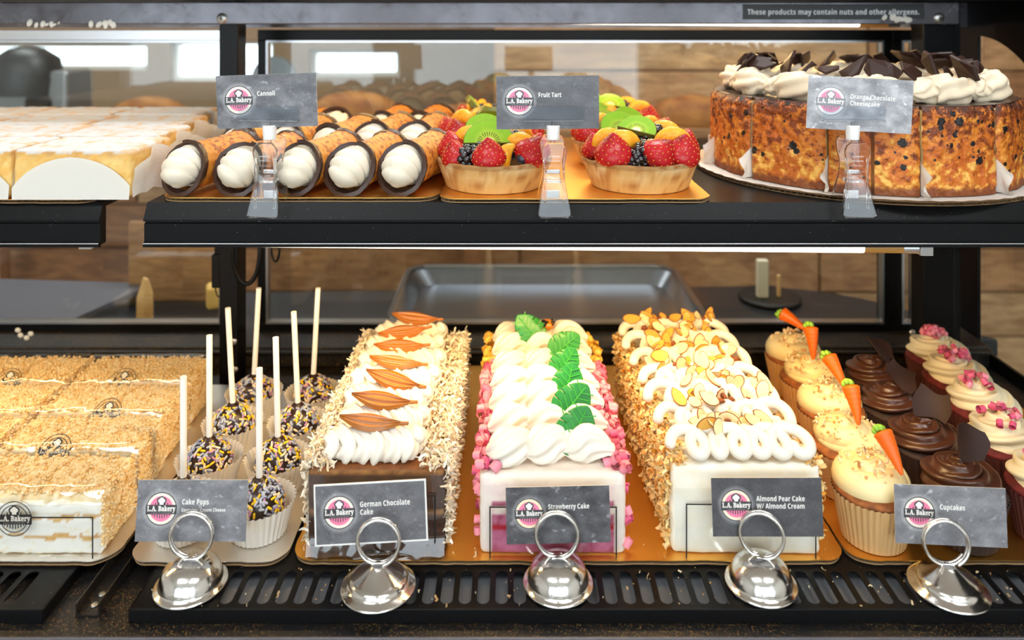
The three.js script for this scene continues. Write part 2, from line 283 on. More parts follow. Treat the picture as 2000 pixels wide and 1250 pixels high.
// lamp under the roof: a warm tube in a slim holder
mat('tubeglow', { color: 0xffffff, emissive: new THREE.Color().setRGB(1, 0.9, 0.72), emissiveIntensity: CASE_TUBE.fixture, roughness: 0.4 });
mat('tubeburnt', { color: 0xb8873f, roughness: 0.4 });
mat('clearcap', { color: 0xe8e6e2, roughness: 0.15, transmission: 0.5, thickness: 0 });
function tubeLamp(label, x0, y0, x1, y1, z, r, power, burntEnd, aim = 0) {
  const len = Math.hypot(x1 - x0, y1 - y0), t = thing('tube_lamp', label, 'lamp', [(x0 + x1) / 2, (y0 + y1) / 2, z]); t.rotation.z = Math.atan2(y1 - y0, x1 - x0);
  const cyl = (a, b, q) => new THREE.CylinderGeometry(q, q, b - a, 20).rotateZ(PI / 2).translate((a + b) / 2, 0, 0);
  const e = len / 2, lit = burntEnd ? e - 0.05 : e - 0.012;
  mesh('glass_tube', cyl(-e + 0.012, lit, r), M.tubeglow, t);
  if (burntEnd) mesh('burnt_end', cyl(lit, e - 0.014, r), M.tubeburnt, t);
  mesh('end_cap', join([cyl(e - 0.014, e, r * 1.05)]), M.silver, t); mesh('end_cap', cyl(-e, -e + 0.012, r * 1.05), M.silver, t);
  mesh('socket', join([boxAt(0.012, r * 2.4, r * 2.2, e + 0.007, 0, 0, 0.001)]), M.clearcap, t);
  mesh('holder', boxAt(len, 0.003, r * 1.6, 0, r + 0.0018, 0), M.blackplain, t);
  const l = new THREE.RectAreaLight(CASE_TUBE.color, power, len - 0.06, r * 1.8); l.position.set((x0 + x1) / 2, min(y0, y1) - r - 0.0015, z); l.lookAt((x0 + x1) / 2, l.position.y - 1, z + aim); scene.add(l);
}
tubeLamp('glowing warm tube lamp tucked behind the top rail', -0.31, EYE + 0.0035, 0.49, EYE - 0.0035, -0.975, 0.005, CASE_TUBE.top, true, 0.9);

// ---------------------------------------------------------------- upper shelves
const lipShape = () => {
  const p = [[0, 0], [0.0075, -0.0135], [0.0075, -0.0150], [0.0040, -0.0152], [0.0040, -0.0168], [0.0058, -0.0172], [0.0058, -0.0330], [0.0085, -0.0338], [0.0085, -0.0372], [0.0045, -0.0380], [0.0040, -0.0360], [-0.004, -0.036], [-0.004, -0.004], [-0.255, -0.004], [-0.255, 0]];
  return new THREE.Shape(p.map(([z, y]) => new THREE.Vector2(z, y)));
};
function upperShelf(x0, x1, rear, label) {
  const t = thing('case_shelf', label, 'shelf', [x0, SHELF, -0.676]);
  const g = new THREE.ExtrudeGeometry(lipShape(), { depth: x1 - x0, bevelEnabled: false }); g.rotateY(-PI / 2); g.translate(x1 - x0, 0, 0);
  mesh('shelf_plate', boxUV(g), M.black, t);
  mesh('edge_trim', join([span(0, x1 - x0, -0.0345, -0.0335, 0.0080, 0.0092, 0.0003)]), M.silver, t);
  mesh('rear_plate', boxUV(span(0, rear - x0, -0.004, 0, -0.362, -0.255)), M.black, t);
  mesh('support_bar', span(0, rear - x0, -0.03, -0.004, -0.355, -0.345), M.blackplain, t);
  return t;
}
upperShelf(-0.321, 0.60, 0.50, 'long black metal shelf holding the cannoli, fruit tarts and cheesecake');
upperShelf(-0.93, -0.3595, -0.3595, 'short black metal shelf holding the sugar-dusted squares');
tubeLamp('glowing warm tube lamp with a browned end, hanging under the long shelf', -0.27, SHELF - 0.0445, 0.375, SHELF - 0.0505, -0.712, 0.0052, CASE_TUBE.shelf, true, -0.5);
tubeLamp('glowing warm tube lamp under the short shelf above the crumb slices', -0.86, SHELF - 0.0445, -0.40, SHELF - 0.0445, -0.712, 0.0052, CASE_TUBE.shelf * 0.8, false, -0.5);
tubeLamp('glowing warm tube lamp behind the top rail above the sugar-dusted squares', -0.88, EYE + 0.006, -0.40, EYE + 0.006, -0.975, 0.005, CASE_TUBE.top * 0.35, false, 0.9);
// bracket, transformer and loose cable on the post
{
  const t = thing('cable_loop', 'black cable looping beside the post beneath the long shelf', 'cable', [0, 0, 0]);
  const pts = []; for (let i = 0; i <= 40; i++) { const u = i / 40, a = -0.2 + u * (PI + 0.6); pts.push(V(atX(484, 0.92) + 0.013 * cos(a) - 0.004 * u, atY(500, 0.92) - 0.036 * sin(a) * (1 - 0.15 * u), -0.925 + 0.01 * u)); }
  mesh('cable', tube(pts, 0.0028, 10), M.blackplain, t);
  const p2 = []; for (let i = 0; i <= 24; i++) { const a = i / 24 * PI; p2.push(V(atX(533, 0.92) + 0.005 * cos(a), atY(488, 0.92) - 0.017 * sin(a), -0.93)); }
  mesh('cable', tube(p2, 0.0014, 8), M.blackplain, t);
  const b = thing('transformer_box', 'small glossy black transformer box hanging against the post', 'transformer', [atX(424, 0.95), atY(530, 0.95), -0.955]);
  mesh('case', new RoundedBoxGeometry(0.014, 0.042, 0.012, 3, 0.002), M.blackplain, b);
  mesh('hanger', span(-0.004, 0.004, 0.02, 0.05, -0.003, 0.003), M.blackplain, b);
  const p3 = []; for (let i = 0; i <= 24; i++) { const a = i / 24 * PI; p3.push(V(0.004 * cos(a), -0.02 - 0.013 * sin(a), 0)); }
  mesh('wire', tube(p3, 0.0008, 6), M.blackplain, b);
}
// ---------------------------------------------------------------- slotted trays on the deck
function slottedTray(x0, x1, s0, s1, label) {
  const t = thing('slotted_tray', label, 'tray', [0, DECK, 0]);
  const z0 = 0.576, z1 = 0.936, s = new THREE.Shape([[x0, -z1], [x1, -z1], [x1, -z0], [x0, -z0]].map(([x, z]) => new THREE.Vector2(x, z)));
  for (let x = s0; x < s1; x += 0.014) { const h = new THREE.Path(), r = 0.0047, a = -0.616 + r, b = -0.5815 - r; h.absarc(x, b, r, 0, PI); h.absarc(x, a, r, PI, TAU); h.closePath(); s.holes.push(h); }
  const g = new THREE.ExtrudeGeometry(s, { depth: 0.0012, bevelEnabled: false, curveSegments: 6 }); g.rotateX(PI / 2);
  mesh('top_plate', boxUV(g), M.black, t);
  mesh('front_lip', join([span(x0, x1, -0.0101, 0.0004, -z0 - 0.0012, -z0 + 0.0006, 0.0006)]), M.black, t);
  for (const x of [x0, x1]) mesh('side_wall', boxUV(span(x - 0.0006, x + 0.0006, -0.0101, 0, -z1, -z0)), M.black, t);
  return t;
}
slottedTray(-0.287, 0.60, -0.232, 0.585, 'long black slotted tray under the row of round card holders');
slottedTray(-0.92, -0.352, -0.9, -0.372, 'short black slotted tray under the crumb slices');
{
  const t = thing('channel_rail', 'narrow black channel rail running between the two slotted trays', 'rail', [0, BASE, 0]);
  mesh('channel', boxUV(join([span(-0.3312, -0.3302, 0.0003, 0.010, -0.98, -0.582), span(-0.3140, -0.3130, 0.0003, 0.010, -0.98, -0.582), span(-0.3302, -0.3140, 0.0003, 0.0015, -0.98, -0.582)])), M.worn, t);
  for (const z of [-0.592, -0.603]) mesh('rivet', new THREE.SphereGeometry(0.003, 12, 8).scale(1, 0.35, 1).translate(-0.322, 0.002, z), M.screwsteel, t);
}

// ---------------------------------------------------------------- name cards and their holders
function drawLogo(x, R, { ring = '#f1e6d8', pink = '#ee7fa3', dark = '#3b3a3d', hat = '#f6f1ea', ink = true } = {}) {
  x.save();
  if (ink) { const g = x.createRadialGradient(0, 0, R * 0.9, 0, 0, R * 1.28); g.addColorStop(0, 'rgba(235,235,235,0.55)'); g.addColorStop(1, 'rgba(235,235,235,0)'); x.fillStyle = g; x.beginPath(); x.arc(0, 0, R * 1.28, 0, TAU); x.fill(); }
  const disc = (r, f) => { x.fillStyle = f; x.beginPath(); x.arc(0, 0, r, 0, TAU); x.fill(); };
  if (ink) { disc(R, dark); disc(R * 0.94, ring); disc(R * 0.76, pink); }
  else { x.strokeStyle = dark; x.lineWidth = R * 0.05; for (const r of [0.97, 0.76]) { x.beginPath(); x.arc(0, 0, R * r, 0, TAU); x.stroke(); } }
  x.save(); x.beginPath(); x.arc(0, 0, R * 0.74, 0, TAU); x.clip(); x.fillStyle = dark;
  const top = [0.3, 0.42, 0.52, 0.62, 0.62, 0.52, 0.42, 0.3], low = [0.42, 0.5, 0.56, 0.6, 0.6, 0.56, 0.5, 0.42];
  for (let i = 0; i < 8; i++) { const u = (i - 3.5) * R * 0.155; x.fillRect(u - R * 0.032, -R * top[i] * 0.85, R * 0.064, R * 0.6); x.fillRect(u - R * 0.032, 0, R * 0.064, R * low[i] * 0.95); }
  x.restore();
  x.fillStyle = dark; x.beginPath(); for (const [a, b, r] of [[-0.15, -0.5, 0.17], [0.15, -0.5, 0.17], [0, -0.56, 0.2]]) { x.moveTo(a * R + r * R, b * R); x.arc(a * R, b * R, r * R, 0, TAU); } x.rect(-0.2 * R, -0.5 * R, 0.4 * R, 0.3 * R); x.fill();
  x.fillStyle = hat; x.beginPath(); for (const [a, b, r] of [[-0.12, -0.48, 0.11], [0.12, -0.48, 0.11], [0, -0.54, 0.14]]) { x.moveTo(a * R + r * R, b * R); x.arc(a * R, b * R, r * R, 0, TAU); } x.rect(-0.13 * R, -0.48 * R, 0.26 * R, 0.24 * R); x.fill();
  x.fillStyle = dark; x.fillRect(-R, -R * 0.235, R * 2, R * 0.56);
  x.fillStyle = hat; x.textAlign = 'center'; x.textBaseline = 'middle'; x.font = `bold ${R * 0.40}px serif`;
  { const w = x.measureText('L.A. Bakery').width; x.save(); x.translate(0, -R * 0.01); x.scale(R * 1.82 / w, 1.05); x.fillText('L.A. Bakery', 0, 0); x.lineWidth = R * 0.016; x.strokeStyle = hat; x.strokeText('L.A. Bakery', 0, 0); x.restore(); }
  x.fillStyle = ink ? '#9a9696' : '#8d8983'; x.font = `${R * 0.15}px serif`; { const w = x.measureText('CAFE & EATERY').width; x.save(); x.translate(0, R * 0.245); x.scale(R * 1.25 / w, 1); x.fillText('CAFE & EATERY', 0, 0); x.restore(); }
  x.restore();
}
function cardTexture(lines, { seed = 1, base = 84, border = false, vary = 34, small, scrape = 0.5, logo = {} }) {
  const W = 704, H = 364, c = document.createElement('canvas'); c.width = W; c.height = H; const x = c.getContext('2d'), im = x.createImageData(W, H), r = rngOf(seed);
  for (let j = 0, i = 0; j < H; j++) for (let k = 0; k < W; k++, i += 4) {
    const big = fbm(k / 120 + seed * 7, j / 90, seed, 4), fine = (r() - 0.5) * 26 + 16 * noise(k / 2.2, j / 22, seed) + 14 * noise(k / 22, j / 2.2, seed + 4), sc = smooth(0.16, 0.5, fbm(k / 60 + seed, j / 45 + seed, seed + 9, 4)) * 120 * scrape;
    const g = base + 12 + vary * big * 2 + fine + sc; im.data[i] = g; im.data[i + 1] = g - 1; im.data[i + 2] = g + 3; im.data[i + 3] = 255;
  }
  x.putImageData(im, 0, 0);
  x.save(); x.translate(W * 0.222, H * 0.47); drawLogo(x, H * 0.272, logo); x.restore();
  x.fillStyle = '#efece6'; x.textBaseline = 'alphabetic'; x.font = 'bold 44px sans-serif';
  lines.forEach((s, i) => { x.save(); x.translate(W * 0.405, H * 0.40 + i * 46); x.scale(0.80, 1); x.fillText(s, 0, 0); x.restore(); });
  if (small) { x.font = 'bold 28px sans-serif'; x.save(); x.translate(W * 0.405, H * 0.40 + 42); x.scale(0.84, 1); x.fillText(small, 0, 0); x.restore(); }
  if (scrape > 0.45) { x.fillStyle = `rgba(${base + 40},${base + 40},${base + 42},0.55)`; for (let i = 0; i < 260 * scrape; i++) x.fillRect(W * r(), H * r(), 1 + 3 * r(), 1 + 2 * r()); }
  if (border) { x.strokeStyle = '#e9e7e2'; x.lineWidth = 12; x.strokeRect(4, 4, W - 8, H - 8); }
  const t = new THREE.CanvasTexture(c); t.colorSpace = THREE.SRGBColorSpace; return t;
}
mat('cardstock', { color: 0xdedcd6, roughness: 0.7 });
const cardGeo = (() => { const g = new THREE.BoxGeometry(0.088, 0.0455, 0.0006); return g; })();
function nameCard(tex, label, px, py, d, lean, roll, yaw, size = 1) {
  const face = mat('card_' + px, { map: tex, roughness: 0.42, clearcoat: 0.25, clearcoatRoughness: 0.2, bumpMap: scaled(scuffTex, 1), bumpScale: 0.0001 });
  const o = shadow(new THREE.Mesh(cardGeo, [M.cardstock, M.cardstock, M.cardstock, M.cardstock, face, M.cardstock])); o.name = numbered('name_card');
  o.position.set(atX(px, d), atY(py, d), -d); o.rotation.set(-lean, yaw, roll, 'YXZ'); o.scale.setScalar(size); o.userData = { label, category: 'card', group: 'product name cards' }; scene.add(o); return o;
}
const rad = (a) => a * PI / 180;
nameCard(cardTexture(['Cake Pops'], { seed: 3, base: 108, small: 'Contains:  Cream Cheese', vary: 26, scrape: 0.5 }), 'grey name card reading Cake Pops, Contains: Cream Cheese', 375, 997, 0.612, rad(8), rad(0), rad(0));
nameCard(cardTexture(['German Chocolate', 'Cake'], { seed: 5, base: 88, border: true, vary: 16, scrape: 0.25 }), 'white-bordered grey name card reading German Chocolate Cake', 724, 1001, 0.612, rad(6), rad(3), rad(0), 1.02);
nameCard(cardTexture(['Strawberry Cake'], { seed: 8, base: 64, vary: 30, scrape: 0.6, logo: { ring: '#f3dfbd' } }), 'scratched dark name card reading Strawberry Cake', 1090, 1005, 0.612, rad(6), rad(1.2), rad(0), 0.94);
nameCard(cardTexture(['Almond Pear Cake', 'W/ Almond Cream'], { seed: 11, base: 62, vary: 12, scrape: 0.1, logo: { ring: '#f3e3c8' } }), 'dark name card reading Almond Pear Cake W/ Almond Cream', 1498, 990, 0.612, rad(4), rad(1.2), rad(-2), 0.99);
nameCard(cardTexture(['Cupcakes'], { seed: 14, base: 112, vary: 22, scrape: 0.5 }), 'light grey name card reading Cupcakes', 1856, 1007, 0.612, rad(5), rad(-0.6), rad(-3), 0.985);

// round spring holders: domed and conical feet, wire ring of two turns
const wireRing = (() => { const p = []; for (let i = 0; i <= 150; i++) { const u = i / 150, a = -PI / 2 - 0.25 + u * TAU * 2.08; p.push(V(cos(a) * 0.0165, sin(a) * 0.0165, 0.0022 - 0.0060 * u)); } return tube(p, 0.0013, 10); })();
const domeGeo = turned([[0.0001, 0.0262], [0.006, 0.0257], [0.0125, 0.0240], [0.0180, 0.0208], [0.0218, 0.0162], [0.0240, 0.0105], [0.0249, 0.0055], [0.0253, 0.0034], [0.0280, 0.0024], [0.0290, 0.0016], [0.0290, 0.0004], [0.0280, 0.0002], [0.02, 0.0002]], 64);
const coneGeo = turned([[0.0001, 0.0205], [0.0048, 0.0203], [0.0058, 0.0195], [0.0075, 0.0178], [0.0150, 0.0125], [0.0202, 0.0098], [0.0226, 0.0086], [0.0236, 0.0066], [0.0240, 0.0048], [0.0262, 0.0036], [0.0300, 0.0018], [0.0306, 0.0010], [0.0306, 0.0003], [0.02, 0.0002]], 72);
function ringHolder(kind, label, px, py, tilt, roll, ringPx, ringPy, turn = 0, spin = 0) {
  const d = (EYE - DECK - 0.001) * FOCAL / (py - 40), t = thing('card_holder', label, 'card holder', [atX(px, d), DECK + 0.0008, -d], 0, 'round steel card holders');
  const ft = mesh('foot', kind === 'dome' ? domeGeo : coneGeo, M.chrome, t); ft.scale.set(0.95, kind === 'dome' ? 0.8 : 0.85, 0.95);
  const r = mesh('wire_ring', wireRing, M.chrome, t); const dz = -0.002;
  r.position.set(atX(ringPx, d) - atX(px, d), (kind === 'dome' ? 0.0204 : 0.0172) + 0.0158, dz); r.rotation.set(-0.1, turn, spin);
  t.rotation.set(tilt, 0, roll);
  return t;
}
ringHolder('dome', 'domed steel card holder before the cake pops', 373, 1140, 0, rad(0), 371, 0, 0.05);
ringHolder('cone', 'cone-footed steel card holder before the German chocolate cake', 739, 1144, 0, 0, 738, 0, 0, 0.5);
ringHolder('dome', 'domed steel card holder before the strawberry cake', 1090, 1138, 0, 0, 1088, 0, 0);
ringHolder('dome', 'domed steel card holder before the almond cake', 1486, 1138, 0, rad(0), 1489, 0, -0.25);
ringHolder('cone', 'cone-footed steel card holder at the corner by the cupcakes', 1852, 1146, 0, rad(-0.5), 1850, 0, -0.1, 0.7);

// clear clip holders on the upper shelf edge
mat('acrylic', { color: 0xffffff, roughness: 0.04, transmission: 1, thickness: 0.003, ior: 1.46 });
mat('clearsheet', { color: 0xf3f5f7, specularIntensity: 0.4, roughness: 0.05, transmission: 1, thickness: 0, ior: 1.25 });
mat('whiteplastic', { color: 0xf2f1ee, roughness: 0.35 });
mat('springsteel', { color: 0xd8d8da, roughness: 0.22, metalness: 1 });
const clipParts = (() => {
  // hourglass cheek seen from the front, lying in xy, 62 mm tall
  const half = [[0.0, 0.0115], [0.002, 0.0135], [0.012, 0.0118], [0.030, 0.0085], [0.040, 0.0078], [0.050, 0.0095], [0.056, 0.0102], [0.060, 0.0085], [0.062, 0.006]];
  const s = new THREE.Shape([...half.map(([y, x]) => new THREE.Vector2(x, y)), ...half.slice().reverse().map(([y, x]) => new THREE.Vector2(-x, y))]);
  const g = (bend) => { const e = new THREE.ExtrudeGeometry(s, { depth: 0.0014, bevelEnabled: true, bevelSize: 0.0008, bevelThickness: 0.0008, bevelSegments: 2, steps: 1 }); return move(weldKeep(e), (x, y, z) => [x, y, z + bend * (0.0035 * cos(PI * clamp((y - 0.004) / 0.056 * 1.0)) ** 2 + 0.004 * smooth(0.02, 0, y))]); };
  const ribs = [0.030, 0.034, 0.038, 0.043, 0.047, 0.051].map((y) => boxAt(0.010, 0.0012, 0.0012, 0, y, 0));
  return { front: g(1), back: g(-1), ribs: join(ribs), rail: join([span(-0.0092, -0.0076, 0.006, 0.05, -0.001, 0.001, 0.0004), span(0.0076, 0.0092, 0.006, 0.05, -0.001, 0.001, 0.0004)]) };
})();
function weldKeep(e) { return weld(e); }
function clipHolder(label, px, yaw, cardPx, cardPy, lines, o, cardLabel, roll) {
  const d = 0.668, base = atY(417, d), t = thing('clip_holder', label, 'card holder', [atX(px, d), base, -d], yaw, 'clear clip card holders');
  const cheek = mesh('clip_jaw', clipParts.front, M.acrylic, t); cheek.position.z = 0.004;
  const back = mesh('clip_jaw', clipParts.back, M.acrylic, t); back.position.z = -0.011; back.position.y = 0.004;
  const ribs = mesh('grip_ribs', clipParts.ribs, M.acrylic, t); ribs.position.z = 0.0072;
  mesh('side_ribs', clipParts.rail, M.acrylic, t).position.z = 0.0072;
  mesh('spring', join([span(-0.006, 0.006, 0.0335, 0.0375, -0.007, -0.004, 0.0008), span(-0.0058, 0.0058, 0.012, 0.019, -0.0062, -0.0052, 0.0004)]), M.springsteel, t);
  mesh('pivot', span(-0.0065, 0.0065, 0.027, 0.030, -0.0085, 0.004, 0.001), M.acrylic, t);
  mesh('stalk', new THREE.CylinderGeometry(0.0018, 0.0018, 0.020, 12).translate(0, 0.070, -0.003), M.acrylic, t);
  mesh('barrel', turned([[0.0001, 0.064], [0.0052, 0.064], [0.0054, 0.0645], [0.0060, 0.0755], [0.0056, 0.0765], [0.0001, 0.0765]], 28).translate(0, 0, -0.003), M.whiteplastic, t);
  mesh('channel', join([span(-0.0265, 0.0265, 0.0795, 0.0815, -0.0065, 0.0012, 0.0005)]), M.acrylic, t);
  mesh('front_plate', span(-0.0265, 0.0265, 0.0815, 0.0935, 0.0002, 0.0012, 0.0003), M.clearsheet, t);
  const card = nameCard(cardTexture(lines, o), cardLabel, cardPx, cardPy, d + 0.0025, 0, roll, yaw, 1.02);
}
clipHolder('clear plastic clip holder before the cannoli', 524, rad(-4), 521, 197, ['Cannoli'], { seed: 21, base: 92, vary: 34, scrape: 0.55 }, 'grey name card reading Cannoli', rad(2.2));
clipHolder('clear plastic clip holder before the fruit tarts', 1081, rad(2), 1070, 200, ['Fruit Tart'], { seed: 24, base: 78, vary: 16, scrape: 0.25, logo: { ring: '#f3e8dc' } }, 'dark grey name card reading Fruit Tart', rad(0.3));
clipHolder('clear plastic clip holder before the cheesecake', 1668, rad(-3), 1679, 204, ['Orange Chocolate', 'Cheesecake'], { seed: 27, base: 150, vary: 44, scrape: 0.7, logo: { pink: '#f08fb0', dark: '#8b8b90', ring: '#f2efec' } }, 'washed-out pale grey name card reading Orange Chocolate Cheesecake', rad(-3));

// ---------------------------------------------------------------- cake boards
const embossTex = dataTex(256, 256, (u, v) => { const g = 128 + 70 * tile(u, v, 40, 5) + 50 * sin(u * TAU * 24) * sin(v * TAU * 24); return [g, g, g]; }, false);
mat('goldfoil', { color: new THREE.Color().setRGB(0.88, 0.49, 0.11), metalness: 1, roughness: 0.36, bumpMap: scaled(embossTex, 22), bumpScale: 0.00025 });
mat('silverfoil', { color: new THREE.Color().setRGB(0.78, 0.74, 0.68), metalness: 0.9, roughness: 0.4, bumpMap: scaled(embossTex, 12), bumpScale: 0.0001 });
mat('kraft', { color: 0xa3835c, roughness: 0.9, side: THREE.DoubleSide });
// the wavy core between the two liners of a board, seen at its edge
function fluting(points, inward, wave = 0.0058) {
  const pos = [], idx = []; let s = 0;
  for (let i = 0; i < points.length; i++) { const p = points[i], q = points[(i + 1) % points.length], n = Math.max(1, Math.round(p.distanceTo(q) / 0.0011)); for (let k = 0; k < n; k++) { const x = lerp(p.x, q.x, k / n), y = lerp(p.y, q.y, k / n), [ix, iy] = inward(x, y), h = 0.0017 + 0.0010 * sin(s / wave * TAU); pos.push(x + ix * 0.0006, h, -(y + iy * 0.0006), x + ix * 0.006, h, -(y + iy * 0.006)); s += p.distanceTo(q) / n; } }
  const N = pos.length / 6; for (let i = 0; i < N; i++) { const a = i * 2, c = (i + 1) % N * 2; idx.push(a, a + 1, c, c, a + 1, c + 1); }
  const g = new THREE.BufferGeometry(); g.setAttribute('position', new THREE.Float32BufferAttribute(pos, 3)); g.setIndex(idx); g.computeVertexNormals(); return g;
}
function cakeBoard(label, w, d, x, y, zFront, foil, turn = 0, r = 0.016, seed = 1) {
  const t = thing('cake_board', label, 'cake board', [x, y, -zFront - d / 2], turn, 'corrugated cake boards');
  const flat = (depth, wob, extra) => { const g = new THREE.ExtrudeGeometry(roundRect(w + extra, d + extra, r, wob, seed), { depth, bevelEnabled: false }); g.rotateX(-PI / 2); return g; };
  const lower = flat(0.0006, 0.0010, 0), upper = flat(0.0006, 0.0010, 0); upper.translate(0, 0.0027, 0);
  mesh('card_liner', lower, M.kraft, t); mesh('card_liner', upper, M.kraft, t);
  mesh('fluted_core', fluting(roundRect(w, d, r, 0.0010, seed).getPoints(), (x, y) => { const gx = clamp(x, -w / 2 + r, w / 2 - r), gy = clamp(y, -d / 2 + r, d / 2 - r), dx = gx - x, dy = gy - y, l = Math.hypot(dx, dy) || 1; return [dx / l, dy / l]; }), M.kraft, t);
  const f = flat(0.0005, 0.0010, 0.0016); f.translate(0, 0.0033, 0); mesh('foil_face', boxUV(f), foil, t);
  return t;
}
const BOARD = 0.0038;
cakeBoard('gold cake board under the cannoli', 0.247, 0.345, -0.1895, SHELF, 0.678, M.goldfoil, 0, 0.02, 1);
cakeBoard('gold cake board under the fruit tarts', 0.240, 0.352, 0.0560, SHELF, 0.674, M.goldfoil, 0, 0.016, 2);
cakeBoard('gold cake board under the sugar-dusted squares', 0.46, 0.35, -0.600, SHELF, 0.672, M.goldfoil, 0, 0.01, 3);
cakeBoard('silver cake board under the cake pops', 0.128, 0.285, -0.2490, DECK, 0.622, M.silverfoil, 0, 0.018, 4);
cakeBoard('long gold cake board under the three loaf cakes', 0.452, 0.350, 0.0465, DECK, 0.6235, M.goldfoil, 0, 0.018, 5);
cakeBoard('gold cake board under the cupcakes', 0.30, 0.305, 0.4260, DECK, 0.6235, M.goldfoil, 0, 0.018, 6);
cakeBoard('silver cake board under the crumb slices', 0.30, 0.30, -0.4750, DECK, 0.6225, M.silverfoil, 0, 0.02, 7);

// ---------------------------------------------------------------- upper shelf: sugar-dusted squares
const crumbTex = dataTex(256, 256, (u, v) => { const g = 128 + 150 * tile(u, v, 34, 8); return [g, g, g]; }, false);
mat('food', { vertexColors: true, roughness: 0.75 });
mat('foodgloss', { vertexColors: true, roughness: 0.4, clearcoat: 0.5, clearcoatRoughness: 0.15 });
mat('paper', { color: 0xf1ede4, roughness: 0.85, transmission: 0.3, thickness: 0, side: THREE.DoubleSide, bumpMap: scaled(scuffTex, 2), bumpScale: 0.0004 });
const ON_SHELF = SHELF + BOARD, ON_DECK = DECK + BOARD;
function sugarSquare(seed) {
  const s = seed * 3.7;
  const g = block(0.103, 0.043, 0.080, 0.0024, 0.004, (x, y, z, nx, ny) => 0.0016 * fbm(x * 120 + s, y * 120, z * 120, 3) + (ny > 0.5 ? 0.0012 * fbm(x * 40, s, z * 40, 3) : 0.0022 * fbm(x * 60, y * 40 + s, z * 60, 3)));
  const gold = C('#e0a84e'), pale = C('#f0cf86'), brown = C('#a9652a'), white = C('#cdc9c4'), cake = C('#d9a15a');
  return paint(g, (x, y, z, nx, ny) => {
    const n = fbm(x * 160 + s, y * 160, z * 160, 3);
    if (ny > 0.25) return mixC(white, cake, smooth(0.0, 0.4, fbm(x * 70 + s, 2, z * 70, 4) + 0.6 * n + 0.25 * smooth(0.040, 0.052, abs(x))) * 0.7);
    const t = y / 0.043; let c = mixC(gold, pale, 0.5 + n * 1.4);
    c = mixC(c, brown, smooth(0.8, 0.98, t + 0.25 * n) * 0.6 + smooth(0.12, 0.02, t) * 0.6); return c;
  });
}
const squareGeos = [1, 2, 3].map(sugarSquare);
const frontPaper = (() => { const s = new THREE.Shape(), w = 0.102; s.moveTo(-w / 2, 0); s.lineTo(w / 2, 0); s.lineTo(w / 2 + 0.001, 0.012); s.bezierCurveTo(w * 0.36, 0.030, w * 0.2, 0.036, 0, 0.037); s.bezierCurveTo(-w * 0.2, 0.036, -w * 0.4, 0.026, -w / 2, 0.010); const g = new THREE.ExtrudeGeometry(s, { depth: 0.00025, bevelEnabled: false, curveSegments: 14 }); return g; })();
const sidePaper = (() => { const g = new THREE.PlaneGeometry(0.085, 0.040, 22, 8); g.translate(0, 0.0205, 0); move(g, (x, y, z) => [x, y * (0.8 + 0.2 * cos(x * 60)) + 0.004 * noise(x * 60, 3, 1), z + 0.0026 * sin(x * 190) * (y / 0.04) + 0.012 * smooth(0.010, 0.04, y) * smooth(0.0, 0.04, x) + 0.004 * smooth(0.010, 0.04, y)]); return g; })();
{
  const rows = [0.671, 0.757, 0.843, 0.929], names = ['front', 'second', 'third', 'back'], cols = ['beside the gap between the shelves', 'in the middle column', 'at the picture edge'];
  const proto = [];
  for (let c = 0; c < 3; c++) for (let r = 0; r < 4; r++) {
    const x = -0.385 - c * 0.1065 - 0.16 * (rows[r] - rows[0]) - 0.002 * r, z = -rows[r] - 0.041;
    const t = thing('sugar_square', `sugar-dusted cake square, ${names[r]} row, ${cols[c]}`, 'cake', [x, ON_SHELF, z], 0.02 * sin(r * 2 + c), 'sugar-dusted squares');
    mesh('cake', squareGeos[(r + c) % 3], M.food, t);
    const p = mesh('paper_liner', frontPaper, M.paper, t); p.position.z = 0.0425;
    if (c === 0 || r === 0) { const q = mesh('paper_liner', sidePaper, M.paper, t); q.rotation.y = PI / 2; q.position.x = 0.0535; q.position.z = -0.002; }
  }
}
